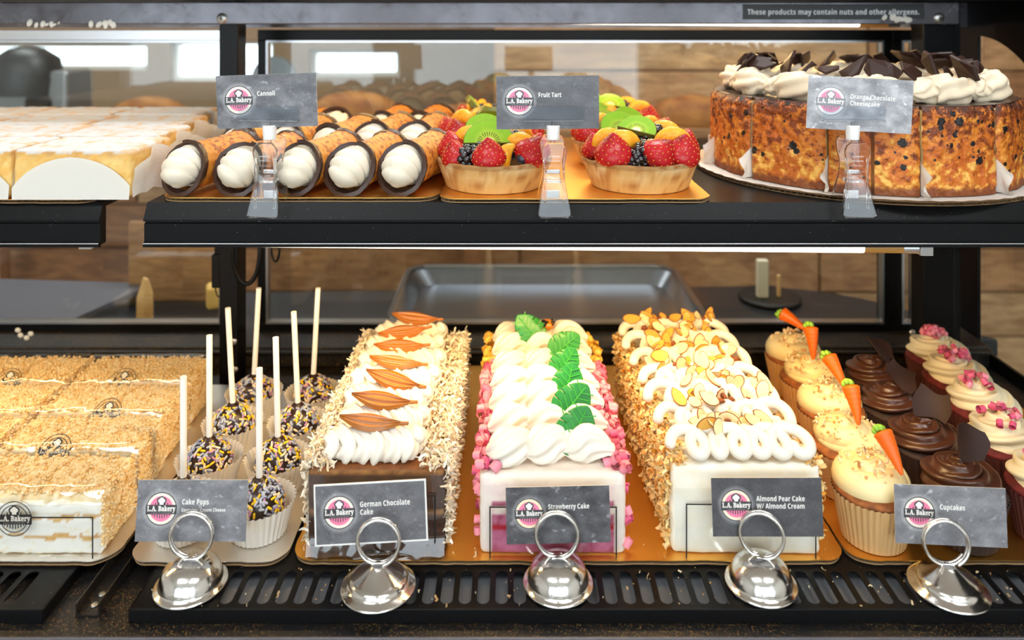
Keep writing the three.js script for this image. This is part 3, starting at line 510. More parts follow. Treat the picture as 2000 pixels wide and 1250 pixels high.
// ---------------------------------------------------------------- cannoli
const cannolo = (() => {
  const L = 0.104, parts = {}, seg = 72, len = 50;
  const rad0 = (u) => 0.0205 + 0.0036 * abs(2 * u - 1) ** 2.6;
  function shell(u0, u1, extra, inner, seed) {
    const pos = [], idx = [], rows = [];
    const at = (u, k, dr) => { const a = k / seg * TAU, spiral = 0.0022 * (1 - k / seg), bl = 0.0016 * fbm(cos(a) * 4 + seed, u * 12, sin(a) * 4, 4), slant = 0.010 * cos(a) * (u < 0.5 ? 1 : -1) * abs(2 * u - 1) ** 2, r = rad0(u) + spiral + bl + dr; return [sin(a) * r, cos(a) * r, -u * L - slant]; };
    const ringsU = []; for (let i = 0; i <= len; i++) ringsU.push(lerp(u0, u1, i / len));
    ringsU.forEach((u) => { for (let k = 0; k <= seg; k++) pos.push(...at(u, k, extra)); });
    ringsU.slice().reverse().forEach((u) => { for (let k = 0; k <= seg; k++) pos.push(...at(u, k, -inner)); });
    for (let k = 0; k <= seg; k++) pos.push(...at(u0, k, extra));
    const n = 2 * (len + 1) + 1;
    for (let i = 0; i < n - 1; i++) for (let k = 0; k < seg; k++) { const a = i * (seg + 1) + k, b = a + 1, c = a + seg + 1, d = c + 1; idx.push(a, b, c, b, d, c); }
    const g = new THREE.BufferGeometry(); g.setAttribute('position', new THREE.Float32BufferAttribute(pos, 3)); g.setIndex(idx); g.computeVertexNormals(); return g;
  }
  const amber = C('#c9781f'), rust = C('#9c4c12'), dark = C('#5c2c0e'), light = C('#dd9a3c'), choc = C('#2e1c15');
  parts.shell = paint(shell(0.05, 0.95, 0, 0.0018, 1), (x, y, z) => { const n = fbm(x * 90, y * 90, z * 50, 4), m = fbm(x * 220 + 4, y * 220, z * 160, 3); let c = mixC(amber, light, 0.5 + n); c = mixC(c, rust, smooth(-0.05, 0.22, m + n * 0.5)); return mixC(c, dark, smooth(0.2, 0.46, m + 0.3 * n)); });
  parts.rims = [[0, 0.075], [0.925, 1]].map(([a, b]) => paint(shell(a, b, 0.0007, 0.0034, 1), (x, y, z) => mixC(choc, C('#4b3023'), 0.5 + fbm(x * 120, y * 120, z * 120, 2))));
  const cream = (flip) => {
    const path = new THREE.CatmullRomCurve3([V(0, 0.001, -0.022), V(0, 0.0015, -0.006), V(0.0004, 0.0002, 0.005), V(-0.0010, -0.0062, 0.0135), V(-0.0032, -0.0145, 0.0175)]).getPoints(90);
    const g = sweep(path, (t) => 0.0182 * (t < 0.55 ? 1 : Math.sqrt(max(0.03, 1 - ((t - 0.55) / 0.47) ** 2))) * (1 + 0.085 * (2 * abs(sin(t * 17)) ** 0.7 - 1.2) * smooth(0.97, 0.7, t)), { sides: 36, section: (k, t) => 1 + 0.05 * noise(cos(k) * 1.3, sin(k) * 1.3, t * 3), flat: 1.04, tip: 0.35 });
    g.translate(0, 0, -0.0075); if (flip) { g.rotateY(PI); g.translate(0, 0, -L); } g.computeVertexNormals(); return g;
  };
  parts.cream = [cream(false), cream(true)];
  return parts;
})();
mat('ricotta', { color: 0xe9dcc6, roughness: 0.45, clearcoat: 0.15, clearcoatRoughness: 0.3, bumpMap: null });
mat('cannolishell', { vertexColors: true, roughness: 0.55, clearcoat: 0.15, clearcoatRoughness: 0.35 });
mat('chocdip', { vertexColors: true, roughness: 0.35 });
{
  const put = (label, px, d, turn, h = 0.0225, roll = 0, spin = 0) => {
    const t = thing('cannolo', label, 'cannoli', [atX(px, d), ON_SHELF + h * 0.95 + 0.0012, -d], turn, 'chocolate-dipped cannoli'); t.rotation.set(roll, turn, spin, 'YXZ'); t.scale.setScalar(0.925);
    mesh('pastry_shell', cannolo.shell, M.cannolishell, t);
    cannolo.rims.forEach((g) => mesh('chocolate_rim', g, M.chocdip, t)); cannolo.cream.forEach((g) => mesh('cream_filling', g, M.ricotta, t));
  };
  put('front-row cannolo nearest the gap between the shelves', 356, 0.692, rad(-15), 0.0225, 0, 0.3);
  put('front-row cannolo just beside the clip holder, towards the sugar squares', 466, 0.692, rad(-14), 0.0225, 0, -0.3);
  put('front-row cannolo partly behind the clip holder', 579, 0.692, rad(-15), 0.0225, 0, 0.2);
  put('front-row cannolo, second from the fruit tarts', 681, 0.692, rad(-14), 0.0225, 0, -0.15);
  put('front-row cannolo beside the fruit tarts', 783, 0.694, rad(-14), 0.0225, 0, 0.1);
  put('second-row cannolo behind the grey Cannoli card', 462, 0.806, rad(-10), 0.024, 0, 0.5);
  put('second-row cannolo with dark rim beside the card edge', 552, 0.808, rad(-12), 0.024, 0, 0.2);
  put('second-row cannolo with its golden shell showing, behind the front middle pair', 640, 0.806, rad(-13), 0.024, 0, 0.9);
  put('second-row cannolo behind the second one from the fruit tarts', 722, 0.812, rad(-13), 0.026, 0, 0.1);
  put('second-row cannolo next to the fruit tart board', 806, 0.812, rad(-10), 0.026, 0, 0);
  put('third-row cannolo lying nearly sideways behind the card', 660, 0.975, rad(62), 0.0225, 0, 1.2);
  put('third-row cannolo at the back, cream end forward', 742, 0.922, rad(-8), 0.0225, 0, 0.4);
  put('third-row cannolo at the back corner by the tarts', 818, 0.925, rad(-10), 0.0225, 0, 0.7);
  put('third-row cannolo at the back behind the Cannoli card', 545, 0.925, rad(-6), 0.0225, 0, 0.4);
}
// ---------------------------------------------------------------- fruit tarts
const fruit = (() => {
  const o = {};
  const prof = []; for (let i = 0; i <= 26; i++) { const t = i / 26, y = t; prof.push([max(0.0001, 0.0165 * (sin(PI * min(1, t ** 0.82 * 0.98 + 0.02)) ** 0.72) * (1.12 - 0.45 * t)), y * 0.035]); }
  const red = C('#a80c1a'), bright = C('#c41a1a'), deep = C('#780814'), shoulder = C('#e8854a');
  const seeds = [], dimples = []; for (let i = 0; i < 90; i++) { const t = 0.06 + 0.88 * (i / 90), a = i * 2.39996, k = min(25, Math.floor(t * 26)); const r = lerp(prof[k][0], prof[k + 1][0], t * 26 - k); dimples.push(V(cos(a) * r, t * 0.035, sin(a) * r)); }
  let g = turned(prof, 44); g = move(g, (x, y, z, nx, ny, nz) => { let k = 0; for (const d of dimples) { const q = (d.x - x) ** 2 + (d.y - y) ** 2 + (d.z - z) ** 2; if (q < 4e-6) k = max(k, 1 - q / 4e-6); } return [x - nx * k * 0.0007, y, z - nz * k * 0.0007]; });
  o.berry = paint(g, (x, y, z) => mixC(mixC(red, bright, 0.5 + fbm(x * 60, y * 60, z * 60, 2)), deep, smooth(0.2, 0.5, fbm(x * 30 + 3, y * 30, z * 30, 2))));
  dimples.forEach((d) => { const s = new THREE.SphereGeometry(0.00052, 6, 5).scale(1, 1.5, 1); s.translate(d.x * 0.985, d.y, d.z * 0.985); seeds.push(s); });
  o.berrySeeds = join(seeds);
  { // kiwi: half a disc, skin left on the round edge
    const s = new THREE.Shape(); s.absarc(0, 0, 0.0225, 0, PI); s.closePath();
    let k = new THREE.ExtrudeGeometry(s, { depth: 0.006, bevelEnabled: true, bevelSize: 0.0008, bevelThickness: 0.0008, bevelSegments: 2, curveSegments: 40 });
    const ring = []; const N = 40, Rn = 16; // fine face for colour
    const face = new THREE.RingGeometry(0.0001, 0.0226, N, Rn, 0, PI); face.translate(0, 0, 0.0070); const back = face.clone().rotateY(PI).translate(0, 0, 0.0060);
    const green = C('#7fae1c'), lime = C('#b7cf3e'), pale = C('#e6e8b0'), seed = C('#1d1a10'), skin = C('#6a6a1e');
    const f = (x, y) => { const r = Math.hypot(x, y) / 0.0225, a = Math.atan2(y, x); if (r < 0.2) return pale; const sd = sin(a * 26) > 0.55 && r > 0.28 && r < 0.46; return sd ? seed : mixC(lime, green, smooth(0.2, 0.75, r) + 0.25 * noise(a * 9, r * 3, 1)); };
    k = weld(k); o.kiwiBody = paint(k, (x, y) => (Math.hypot(x, y) > 0.0222 ? skin : green)); o.kiwiFace = join([paint(face, f), paint(back, f)]);
  }
  { const p = []; for (let i = 0; i <= 24; i++) { const a = lerp(-1.15, 1.15, i / 24); p.push(V(sin(a) * 0.016, cos(a) * 0.016 - 0.008, 0)); }
    g = sweep(p, (t) => 0.0016 + 0.0066 * sin(PI * clamp(t, 0.02, 0.98)) ** 0.7, { sides: 16, section: (a) => 1 + 0.12 * cos(2 * a) }); g = move(g, (x, y, z, nx, ny, nz) => { const k = 0.0005 * noise(x * 400, y * 150, z * 400); return [x + nx * k, y + ny * k, z + nz * k]; });
    o.mandarin = paint(g, (x, y, z) => mixC(C('#f39a12'), C('#f7b93a'), 0.5 + noise(x * 300, y * 120, z * 300))); }
  { const list = []; for (let i = 0; i < 46; i++) { const t = (i + 0.5) / 46, ph = Math.acos(1 - 2 * t), a = i * 2.39996; const s = new THREE.SphereGeometry(0.0031, 10, 8); s.translate(sin(ph) * cos(a) * 0.0085, cos(ph) * 0.0115, sin(ph) * sin(a) * 0.0085); list.push(s); } o.blackberry = join(list); }
  { g = new THREE.SphereGeometry(0.0062, 20, 16).scale(1, 0.9, 1); o.blueberry = join([g, new THREE.TorusGeometry(0.0022, 0.0006, 6, 12).rotateX(PI / 2).translate(0, 0.0054, 0)]); }
  const prof2 = [[0.0001, 0], [0.0445, 0], [0.0458, 0.0008], [0.0540, 0.0225], [0.0548, 0.0250], [0.0540, 0.0268], [0.0518, 0.0268], [0.0506, 0.0250], [0.0495, 0.0205], [0.0480, 0.0180]];
  g = turned(prof2.flatMap((p, i) => (i < prof2.length - 1 ? [0, 1, 2].map((k) => [lerp(p[0], prof2[i + 1][0], k / 3), lerp(p[1], prof2[i + 1][1], k / 3)]) : [p])), 96);
  g = move(g, (x, y, z, nx, ny, nz) => { const k = 0.0009 * fbm(x * 130, y * 130, z * 130, 3) + (y > 0.022 ? 0.0008 * noise(x * 60, 1, z * 60) : 0); return [x + nx * k, y + (y > 0.02 ? ny * k : 0), z + nz * k]; });
  o.crust = paint(g, (x, y, z) => { const n = fbm(x * 150, y * 150, z * 150, 3), m = fbm(x * 40, y * 60, z * 40, 3); let c = mixC(C('#e3b06a'), C('#f0cf97'), smooth(-0.1, 0.35, m)); c = mixC(c, C('#c07d38'), smooth(-0.02, 0.3, n + 0.3 * m)); return mixC(c, C('#a8662b'), smooth(0.021, 0.026, y) * 0.5 + smooth(0.25, 0.5, n) * 0.5); });
  o.custard = turned([[0.0001, 0.0205], [0.03, 0.0203], [0.049, 0.0195]], 40);
  return o;
})();
mat('glazed', { vertexColors: true, roughness: 0.45, specularIntensity: 0.5, clearcoat: 0.3, clearcoatRoughness: 0.1 });
mat('tartcrust', { vertexColors: true, roughness: 0.8, bumpMap: scaled(crumbTex, 16, 6), bumpScale: 0.0006 });
mat('seedyellow', { color: 0xd9a441, roughness: 0.5 });
mat('blackberryskin', { color: 0x120a10, roughness: 0.2, clearcoat: 1, clearcoatRoughness: 0.08 });
mat('blueberryskin', { color: 0x1d2233, roughness: 0.35, clearcoat: 0.6, clearcoatRoughness: 0.2 });
mat('custardcream', { color: 0xf0d68c, roughness: 0.5, clearcoat: 0.4 });
function tartOf(label, pos, turn, plan) {
  const t = thing('fruit_tart', label, 'tart', pos, turn, 'fruit tarts');
  mesh('crust', fruit.crust, M.tartcrust, t); mesh('custard', fruit.custard, M.custardcream, t);
  for (const [kind, x, z, y, rx, ry, rz, s = 1] of plan) {
    let m;
    if (kind === 's') { m = mesh('strawberry', fruit.berry, M.glazed, t); stuff(mesh('seeds', fruit.berrySeeds, M.seedyellow, m)); }
    else if (kind === 'k') { m = mesh('kiwi_slice', fruit.kiwiBody, M.glazed, t); mesh('cut_face', fruit.kiwiFace, M.glazed, m); }
    else if (kind === 'm') m = mesh('mandarin_segment', fruit.mandarin, M.glazed, t);
    else if (kind === 'b') m = mesh('blackberry', fruit.blackberry, M.blackberryskin, t);
    else m = mesh('blueberry', fruit.blueberry, M.blueberryskin, t);
    const out = kind === 's' ? 0.9 : 1, up = kind === 's' ? 3.5 : 0; m.position.set(x * out / 1000, (y + up) / 1000, z * out / 1000); m.rotation.set(rx, ry, rz, 'YXZ'); kind === 's' ? m.scale.set(s * 0.96, s * 0.8, s * 0.96) : m.scale.setScalar(s * (kind === 'k' ? 0.92 : kind === 'm' ? 0.84 : 1)); if (kind === 'k') { m.position.y += 0.007; m.rotation.x -= 0.25; }
  }
  return t;
}
// x to the right, z towards the viewer, in mm; then height and turns
const planA = [
  ['s', -36, 24, 18, 0.25, 0, 0.25, 0.95], ['s', -4, 40, 18, 0.18, 0, 0.06, 1.08], ['s', 31, 29, 20, 0.2, 0.2, -0.5, 1.1], ['s', -42, -6, 20, 0, 0, 0.25, 1.0], ['s', 42, 0, 20, 0, 0, -0.25, 0.95], ['s', 0, -42, 20, -0.2, 0, 0, 1], ['s', -30, -32, 20, -0.2, 0, 0.2, 0.95], ['s', 30, -32, 20, -0.2, 0, -0.2, 0.95],
  ['k', -5, 20, 33, -0.35, 0.05, 0, 1.1], ['k', -10, -22, 38, -0.5, 0.2, 0.1, 0.95], ['b', -22, 27, 30, 1.1, 0.4, 0.9, 1.15], ['b', -8, 24, 34, 1.4, 0, 1.3, 1.1], ['b', 22, -4, 40, 0.3, 0, 1.2], ['b', 2, 10, 35, 0.5, 0, 0.6], ['b', 10, -20, 40, 0.4, 0, 1.0],
  ['m', 15, 33, 30, 0.1, 0.2, 1.4, 1.0], ['m', 24, 18, 37, 0.2, 0.1, -0.35, 1.1], ['m', 22, -24, 40, 0.2, 0.3, 0.3, 1.1], ['m', -24, -8, 40, 0.3, 0, 0.4, 1.1], ['m', 2, -30, 42, 0, 0, 0, 1.1], ['u', 26, 36, 31, 0, 0, 0.4], ['u', 10, 4, 40, 0, 0, 0], ['u', -14, 2, 42, 0, 0, 0], ['u', 5, 20, 30, 0, 0, 0, 1.3], ['u', -18, 12, 32, 0, 0, 0, 1.3], ['u', 14, 14, 32, 0, 0, 0, 1.3]];
const planB = [
  ['s', -31, 29, 18, 0.22, 0, 0.05, 1.2], ['s', 2, 40, 22, 0.3, 0.3, -0.75, 1.12], ['s', 36, 27, 18, 0.2, 0, -0.16, 1.15], ['s', -44, 2, 20, 0, 0, 0.2, 0.95], ['s', 44, -4, 20, 0, 0, -0.35, 1.05], ['s', 26, -36, 20, -0.2, 0, -0.1, 1], ['s', -26, -36, 20, -0.2, 0, 0.2, 1], ['s', 44, -22, 22, 0, 0, -0.5, 1],
  ['m', -20, 22, 38, 0.2, 0.1, 0.1, 1.25], ['m', 28, 16, 40, 0.25, 0, -0.1, 1.25], ['m', -32, 6, 40, 0.3, 0.4, 0.3, 1.1], ['b', 4, 30, 34, 1.4, 0.1, 1.2, 1.25], ['b', 22, 26, 30, 1.2, 0, 0.5, 1.1], ['b', -6, 30, 29, 1.2, 0, 0.5, 1.0], ['k', -2, -4, 40, -0.6, -0.3, -0.25, 0.9], ['b', 14, -10, 44, 1.2, 0, 1.4, 1.2], ['m', 28, -20, 42, 0.2, -0.3, -0.2, 1.2],
  ['u', -14, 34, 28, 0, 0, 0], ['u', -2, 18, 34, 0, 0, 0, 1.2], ['u', 12, 10, 36, 0, 0, 0, 1.3], ['u', -16, 8, 36, 0, 0, 0, 1.3], ['k', -16, -26, 38, -0.4, 0.3, 0.2, 1.0], ['m', 2, -26, 44, 0.1, 0, 0.2, 1.1], ['u', 24, 4, 36, 0, 0, 0, 1.3]];
const tx1 = atX(966, 0.733), tx2 = atX(1249, 0.733);
tartOf('front fruit tart beside the cannoli', [tx1, ON_SHELF, -0.733], 0, planA);
tartOf('front fruit tart beside the cheesecake', [tx2, ON_SHELF, -0.733], 0, planB);
tartOf('middle fruit tart on the cannoli side', [tx1 - 0.004, ON_SHELF, -0.846], 2.6, planB);
tartOf('middle fruit tart on the cheesecake side', [tx2 - 0.002, ON_SHELF, -0.846], 0.5, planA);
tartOf('rear fruit tart on the cannoli side', [tx1 - 0.004, ON_SHELF, -0.958], 1.4, planA);
tartOf('rear fruit tart on the cheesecake side', [tx2 + 0.004, ON_SHELF, -0.958], 0.3, planB);

// ---------------------------------------------------------------- cheesecake of twelve wedges
const CHEESE = { x: 0.3715, z: -0.829, r: 0.154, h: 0.079 };
{
  const t = thing('cake_board', 'round cake board under the cheesecake', 'cake board', [CHEESE.x, SHELF, CHEESE.z], 0, 'corrugated cake boards');
  for (const y of [0, 0.0027]) mesh('card_liner', turned([[0.0001, y], [0.168, y], [0.168, y + 0.0006], [0.0001, y + 0.0006]], 96), M.kraft, t);
  mesh('fluted_core', fluting(Array.from({ length: 180 }, (_, i) => new THREE.Vector2(cos(i / 180 * TAU) * 0.168, sin(i / 180 * TAU) * 0.168)), (x, y) => [-x / 0.168, -y / 0.168]), M.kraft, t);
  const lace = turned([[0.0001, 0.0036], [0.150, 0.0036], [0.160, 0.0040], [0.1712, 0.0052]], 240, (a, i) => (i === 3 ? 1 + 0.006 * sin(a * 60) + 0.012 * noise(a * 3, 1, 1) : 1));
  mesh('paper_doily', lace, M.paper, t);
}
// baked outside: an even bake of blotches, with chocolate chips and a dark biscuit foot
const bakedTex = (() => {
  const W = 2048, H = 256, r = rngOf(33), chips = [];
  for (let i = 0; i < 240; i++) { const v = r() ** 0.8; chips.push([r(), 0.14 + 0.84 * v, 0.0016 + 0.0048 * r() ** 2.4]); }
  const grid = new Map(); chips.forEach((c) => { const k = Math.floor(c[0] * 64) + ',' + Math.floor(c[1] * 8); (grid.get(k) ?? grid.set(k, []).get(k)).push(c); });
  const gold = [218, 132, 40], orange = [192, 92, 20], brown = [134, 60, 16], dark = [74, 34, 14], pale = [240, 180, 82], chip = [26, 16, 14], foot = [112, 54, 20];
  const mx = (a, b, t) => [lerp(a[0], b[0], clamp(t)), lerp(a[1], b[1], clamp(t)), lerp(a[2], b[2], clamp(t))];
  return dataTex(W, H, (u, v) => {
    const a = u * TAU, X = cos(a) * 7, Z = sin(a) * 7, y = v * 3.6, big = fbm(X, y, Z, 4), mid = fbm(X * 3.3, y * 3.3, Z * 3.3, 4), fine = fbm(X * 14, y * 14, Z * 14, 3);
    let c = mx(orange, gold, 0.5 + 1.5 * big + 0.5 * mid); c = mx(c, pale, smooth(0.14, 0.46, mid + 0.4 * big + 0.2 * smooth(0.25, 0.05, abs(v - 0.28)) - 0.35 * (v - 0.3))); c = mx(c, brown, smooth(0.02, 0.34, -mid * 1.1 + fine * 0.35 + 0.7 * (v - 0.5)));
    c = mx(c, dark, smooth(0.2, 0.45, 0.7 * fine - 0.4 * mid + 0.25 * v - 0.1 + 0.3 * smooth(0.86, 1, v))); c = mx(c, foot, 0.8 * smooth(0.13, 0.05, v + 0.08 * mid));
    const gx = Math.floor(u * 64), gy = Math.floor(v * 8);
    for (let i = -1; i <= 1; i++) for (let j = -1; j <= 1; j++) for (const [cu, cv, q] of grid.get(((gx + i + 64) % 64) + ',' + (gy + j)) ?? []) { let du = abs(u - cu); du = min(du, 1 - du) * 0.97; const dv = (v - cv) * 0.079, d = Math.hypot(du, dv); if (d < q * 0.62 * (1 + 0.5 * noise(u * 400, v * 40, 2))) c = chip; }
    return c;
  });
})();
const crustBump = dataTex(1024, 128, (u, v) => { const a = u * TAU, g = 128 + 230 * fbm(cos(a) * 30, v * 15, sin(a) * 30, 4); return [g, g, g]; }, false);
mat('baked', { map: bakedTex, bumpMap: crustBump, bumpScale: 0.0022, roughness: 0.6, clearcoat: 0.12, clearcoatRoughness: 0.4 });
mat('cheese', { color: 0xeecf92, roughness: 0.6, bumpMap: scaled(crumbTex, 20), bumpScale: 0.0003 });
mat('glazechoc', { color: 0x3a1f14, roughness: 0.3, clearcoat: 0.5, clearcoatRoughness: 0.2 });
mat('orangecream', { color: 0xe6d3b6, roughness: 0.55 });
mat('darkchoc', { color: 0x35211a, specularIntensity: 0.5, roughness: 0.45, bumpMap: scaled(grainTex, 6), bumpScale: 0.0001 });
const wedge = (() => {
  const gap = 0.0011, R = CHEESE.r, H = CHEESE.h, half = PI / 12;
  return (k) => {   // k: which twelfth, so that the bake runs on round the cake; local axes: the wedge points along +z outwards
    const n = 26, m = 30, pos = [], uv = [], idx = [];
    for (let j = 0; j <= m; j++) for (let i = 0; i <= n; i++) {
      const t = i / n, a = lerp(-half + gap / R, half - gap / R, t), v = j / m, w = k * PI / 6 + a; let r = R - 0.0015 + 0.0032 * fbm(cos(w) * 8, v * 4, sin(w) * 8, 4) + 0.002 * fbm(cos(w) * 30, v * 13, sin(w) * 30, 3);
      r -= 0.003 * smooth(0.05, 0, min(t, 1 - t)) + 0.004 * smooth(0.94, 1, v) + 0.001 * v; const y = v * H + (v > 0.9 ? 0.003 * fbm(cos(w) * 20, 1, sin(w) * 20, 3) : 0);
      pos.push(sin(a) * r, y, cos(a) * r); uv.push((w / TAU + 1) % 1 + (k === 11 && t > 0.49 && (w / TAU + 1) % 1 < 0.5 ? 1 : 0), v * 0.995);
    }
    for (let j = 0; j < m; j++) for (let i = 0; i < n; i++) { const a = j * (n + 1) + i, b = a + 1, c = a + n + 1, d = c + 1; idx.push(a, b, c, b, d, c); }
    const outer = new THREE.BufferGeometry(); outer.setAttribute('position', new THREE.Float32BufferAttribute(pos, 3)); outer.setAttribute('uv', new THREE.Float32BufferAttribute(uv, 2)); outer.setIndex(idx); outer.computeVertexNormals();
    const s = new THREE.Shape(); s.moveTo(0, 0.004); for (let i = 0; i <= 12; i++) { const a = lerp(-half, half, i / 12); s.lineTo(sin(a) * (R - 0.006) - Math.sign(a) * gap, cos(a) * (R - 0.006)); } s.closePath();
    const inner = new THREE.ExtrudeGeometry(s, { depth: H - 0.003, bevelEnabled: false }); inner.rotateX(-PI / 2); inner.rotateY(PI);
    const s2 = new THREE.ExtrudeGeometry(s, { depth: 0.0035, bevelEnabled: true, bevelSize: 0.0004, bevelOffset: -0.0006, bevelThickness: 0.001, bevelSegments: 2 }); s2.rotateX(-PI / 2); s2.rotateY(PI); s2.translate(0, H - 0.004, 0);
    return { outer, inner, top: s2 };
  };
})();
const twistRope = (len, r0, turns, lobes, seed, arch = 0) => { const p = []; for (let i = 0; i <= 60; i++) { const t = i / 60; p.push(V((t - 0.5) * len, arch * sin(PI * t) + 0.0016 * noise(t * 6, seed, 2), 0.003 * sin(t * TAU * 1.5 + seed))); } return sweep(p, (t) => r0 * (0.35 + 0.65 * sin(PI * clamp(t, 0.04, 0.96)) ** 0.55) * (1 + 0.12 * noise(t * 8, seed, 5)), { sides: 36, section: (a, t) => 1 + 0.13 * cos(lobes * a + turns * TAU * t), flat: 0.85 }); };
const shardGeo = [0, 1, 2, 3].map((k) => {
  const r = rngOf(50 + k), pts = []; const n = 5 + k % 3; for (let i = 0; i < n; i++) { const a = i / n * TAU + r() * 0.5, q = 0.007 + 0.006 * r(); pts.push(new THREE.Vector2(cos(a) * q * 1.25, sin(a) * q)); }
  const g = new THREE.ExtrudeGeometry(new THREE.Shape(pts), { depth: 0.0016, bevelEnabled: true, bevelSize: 0.0003, bevelThickness: 0.0003, bevelSegments: 1 });
  return move(g, (x, y, z) => [x, y, z + 28 * x * x]);
});
const swirl = [1, 2, 3].map((s) => twistRope(0.0535 + 0.002 * s, 0.0160, 2.2, 6, s, 0.002));
{
  const where = ['front wedge at the clip holder, sugar-square side', 'front wedge half behind the clip holder', 'front wedge under the card, nearer the end panel', 'wedge at the end-panel side', 'wedge turned to the end panel, behind the first', 'rear wedge near the end panel', 'rear wedge behind the card', 'rear wedge by the rear glass', 'rear wedge towards the fruit tarts', 'wedge at the back on the fruit tart side', 'wedge at the fruit tart side', 'front wedge on the fruit tart side, bearing upright chocolate pieces'];
  const r = rngOf(91);
  for (let k = 0; k < 12; k++) {
    const ang = rad(-18.5) + k * PI / 6, t = thing('cheesecake_slice', `cheesecake slice with orange cream, ${where[k]}`, 'cheesecake', [CHEESE.x, SHELF + BOARD + 0.0006, CHEESE.z], ang, 'cheesecake slices');
    const g = wedge(k); mesh('baked_side', g.outer, M.baked, t); mesh('filling', g.inner, M.cheese, t); mesh('chocolate_glaze', g.top, M.glazechoc, t);
    const c = mesh('whipped_cream', swirl[k % 3], M.orangecream, t); c.position.set(0, CHEESE.h + 0.0105, 0.124); c.rotation.y = 0.12 * (r() - 0.5);
    for (let i = 0; i < 3; i++) { const s = mesh('chocolate_shard', shardGeo[(k + i) % 4], M.darkchoc, t); s.position.set((i - 1) * 0.016 + 0.014 * (r() - 0.5), CHEESE.h + 0.0255 + 0.004 * r(), 0.110 + 0.008 * (r() - 0.5)); s.rotation.set(-0.4 - 1.0 * r(), (r() - 0.5) * 1.6, (r() - 0.5) * 1.4); s.scale.setScalar(0.9 + 0.55 * r()); }
    const slip = new THREE.PlaneGeometry(0.03, 0.03, 10, 10); move(slip, (x, y, z) => [x, max(0.0006, y + 0.016 - 0.012 * smooth(0.0, 0.015, x)), z + 0.0008 * sin(x * 500 + k) + 0.004 * smooth(0.006, 0.015, x) * sin(y * 300 + k)]);
    const p = mesh('paper_slip', slip, M.paper, t); p.rotation.y = -PI / 2 + PI / 12; p.position.set(sin(PI / 12) * (CHEESE.r - 0.006), 0, cos(PI / 12) * (CHEESE.r - 0.006));
  }
}

// ---------------------------------------------------------------- piped creams
mat('whippedwhite', { color: 0xece4d6, roughness: 0.5, clearcoat: 0.1, clearcoatRoughness: 0.4 });
mat('buttercream', { color: 0xf3e2b4, roughness: 0.5 });
mat('film', { color: 0xfbfcfc, roughness: 0.05, transmission: 1, thickness: 0, ior: 1.8, bumpMap: null });
mat('filmprint', { color: 0x141312, roughness: 0.5 });
const zigzagCream = (seed, w = 0.076) => { const p = [], n = 6; for (let i = 0; i <= 170; i++) { const t = i / 170; p.push(V((t - 0.5) * w + 0.0030 * sin(t * TAU * n * 2), 0.0105 + 0.0055 * cos(t * TAU * n + 0.6) + 0.001 * noise(t * 9, seed, 1), 0.0085 * sin(t * TAU * n) + 0.001 * noise(t * 7, seed, 4))); } return sweep(p, (t) => 0.0082 * (0.75 + 0.25 * sin(PI * clamp(t, 0.05, 0.95))), { sides: 20, section: (a, t) => 1 + 0.2 * cos(5 * a + t * 34) }); };
const shellCream = (seed, w = 0.094, n = 3) => { const list = []; for (let k = 0; k < n; k++) { const p = [], L = w / n * 1.28, x0 = (k - (n - 1) / 2) * w / n; for (let i = 0; i <= 46; i++) { const t = i / 46; p.push(V(x0 + (t - 0.5) * L, 0.0105 + 0.003 * sin(PI * t), 0.004 * sin(t * 4 + seed + k))); } list.push(sweep(p, (t) => 0.0132 * (0.2 + 0.8 * sin(PI * clamp(t ** 0.75, 0.04, 0.97)) ** 0.75), { sides: 48, section: (a, t) => 1 + 0.16 * cos(7 * a + 9 * t + k) })); } return join(list); };
const loopCream = (seed, w = 0.096, n = 6) => { const p = []; for (let i = 0; i <= 240; i++) { const t = i / 240, a = t * TAU * n + 1.2; const q = 1 + 0.38 * noise(t * 9, seed * 3, 7); p.push(V((t - 0.5) * w - 0.0092 * q * sin(a), 0.0060 + 0.0062 * q * (1 - cos(a)), 0.0088 * (1 + 0.3 * noise(t * 8, seed, 9)) * cos(a) + 0.0012 * noise(t * 11, seed, 2))); } return sweep(p, (t) => 0.0046 * (1 + 0.12 * noise(t * 30, seed, 3)), { sides: 12, flat: 1 }); };
const frameOutline = (w, h, t = 0.0011) => { const s = new THREE.Shape([[-w / 2, 0], [-w / 2, h], [w / 2, h], [w / 2, 0], [w / 2 - t, 0], [w / 2 - t, h - t], [-w / 2 + t, h - t], [-w / 2 + t, 0]].map(([x, y]) => new THREE.Vector2(x, y))); return new THREE.ExtrudeGeometry(s, { depth: 0.0001, bevelEnabled: false }); };
const SL = { d: 0.0365, gap: 0.0015, n: 7, z: 0.629 };       // seven slices to a cake
const ordinal = ['front', 'second', 'third', 'fourth', 'fifth', 'sixth', 'rear'];
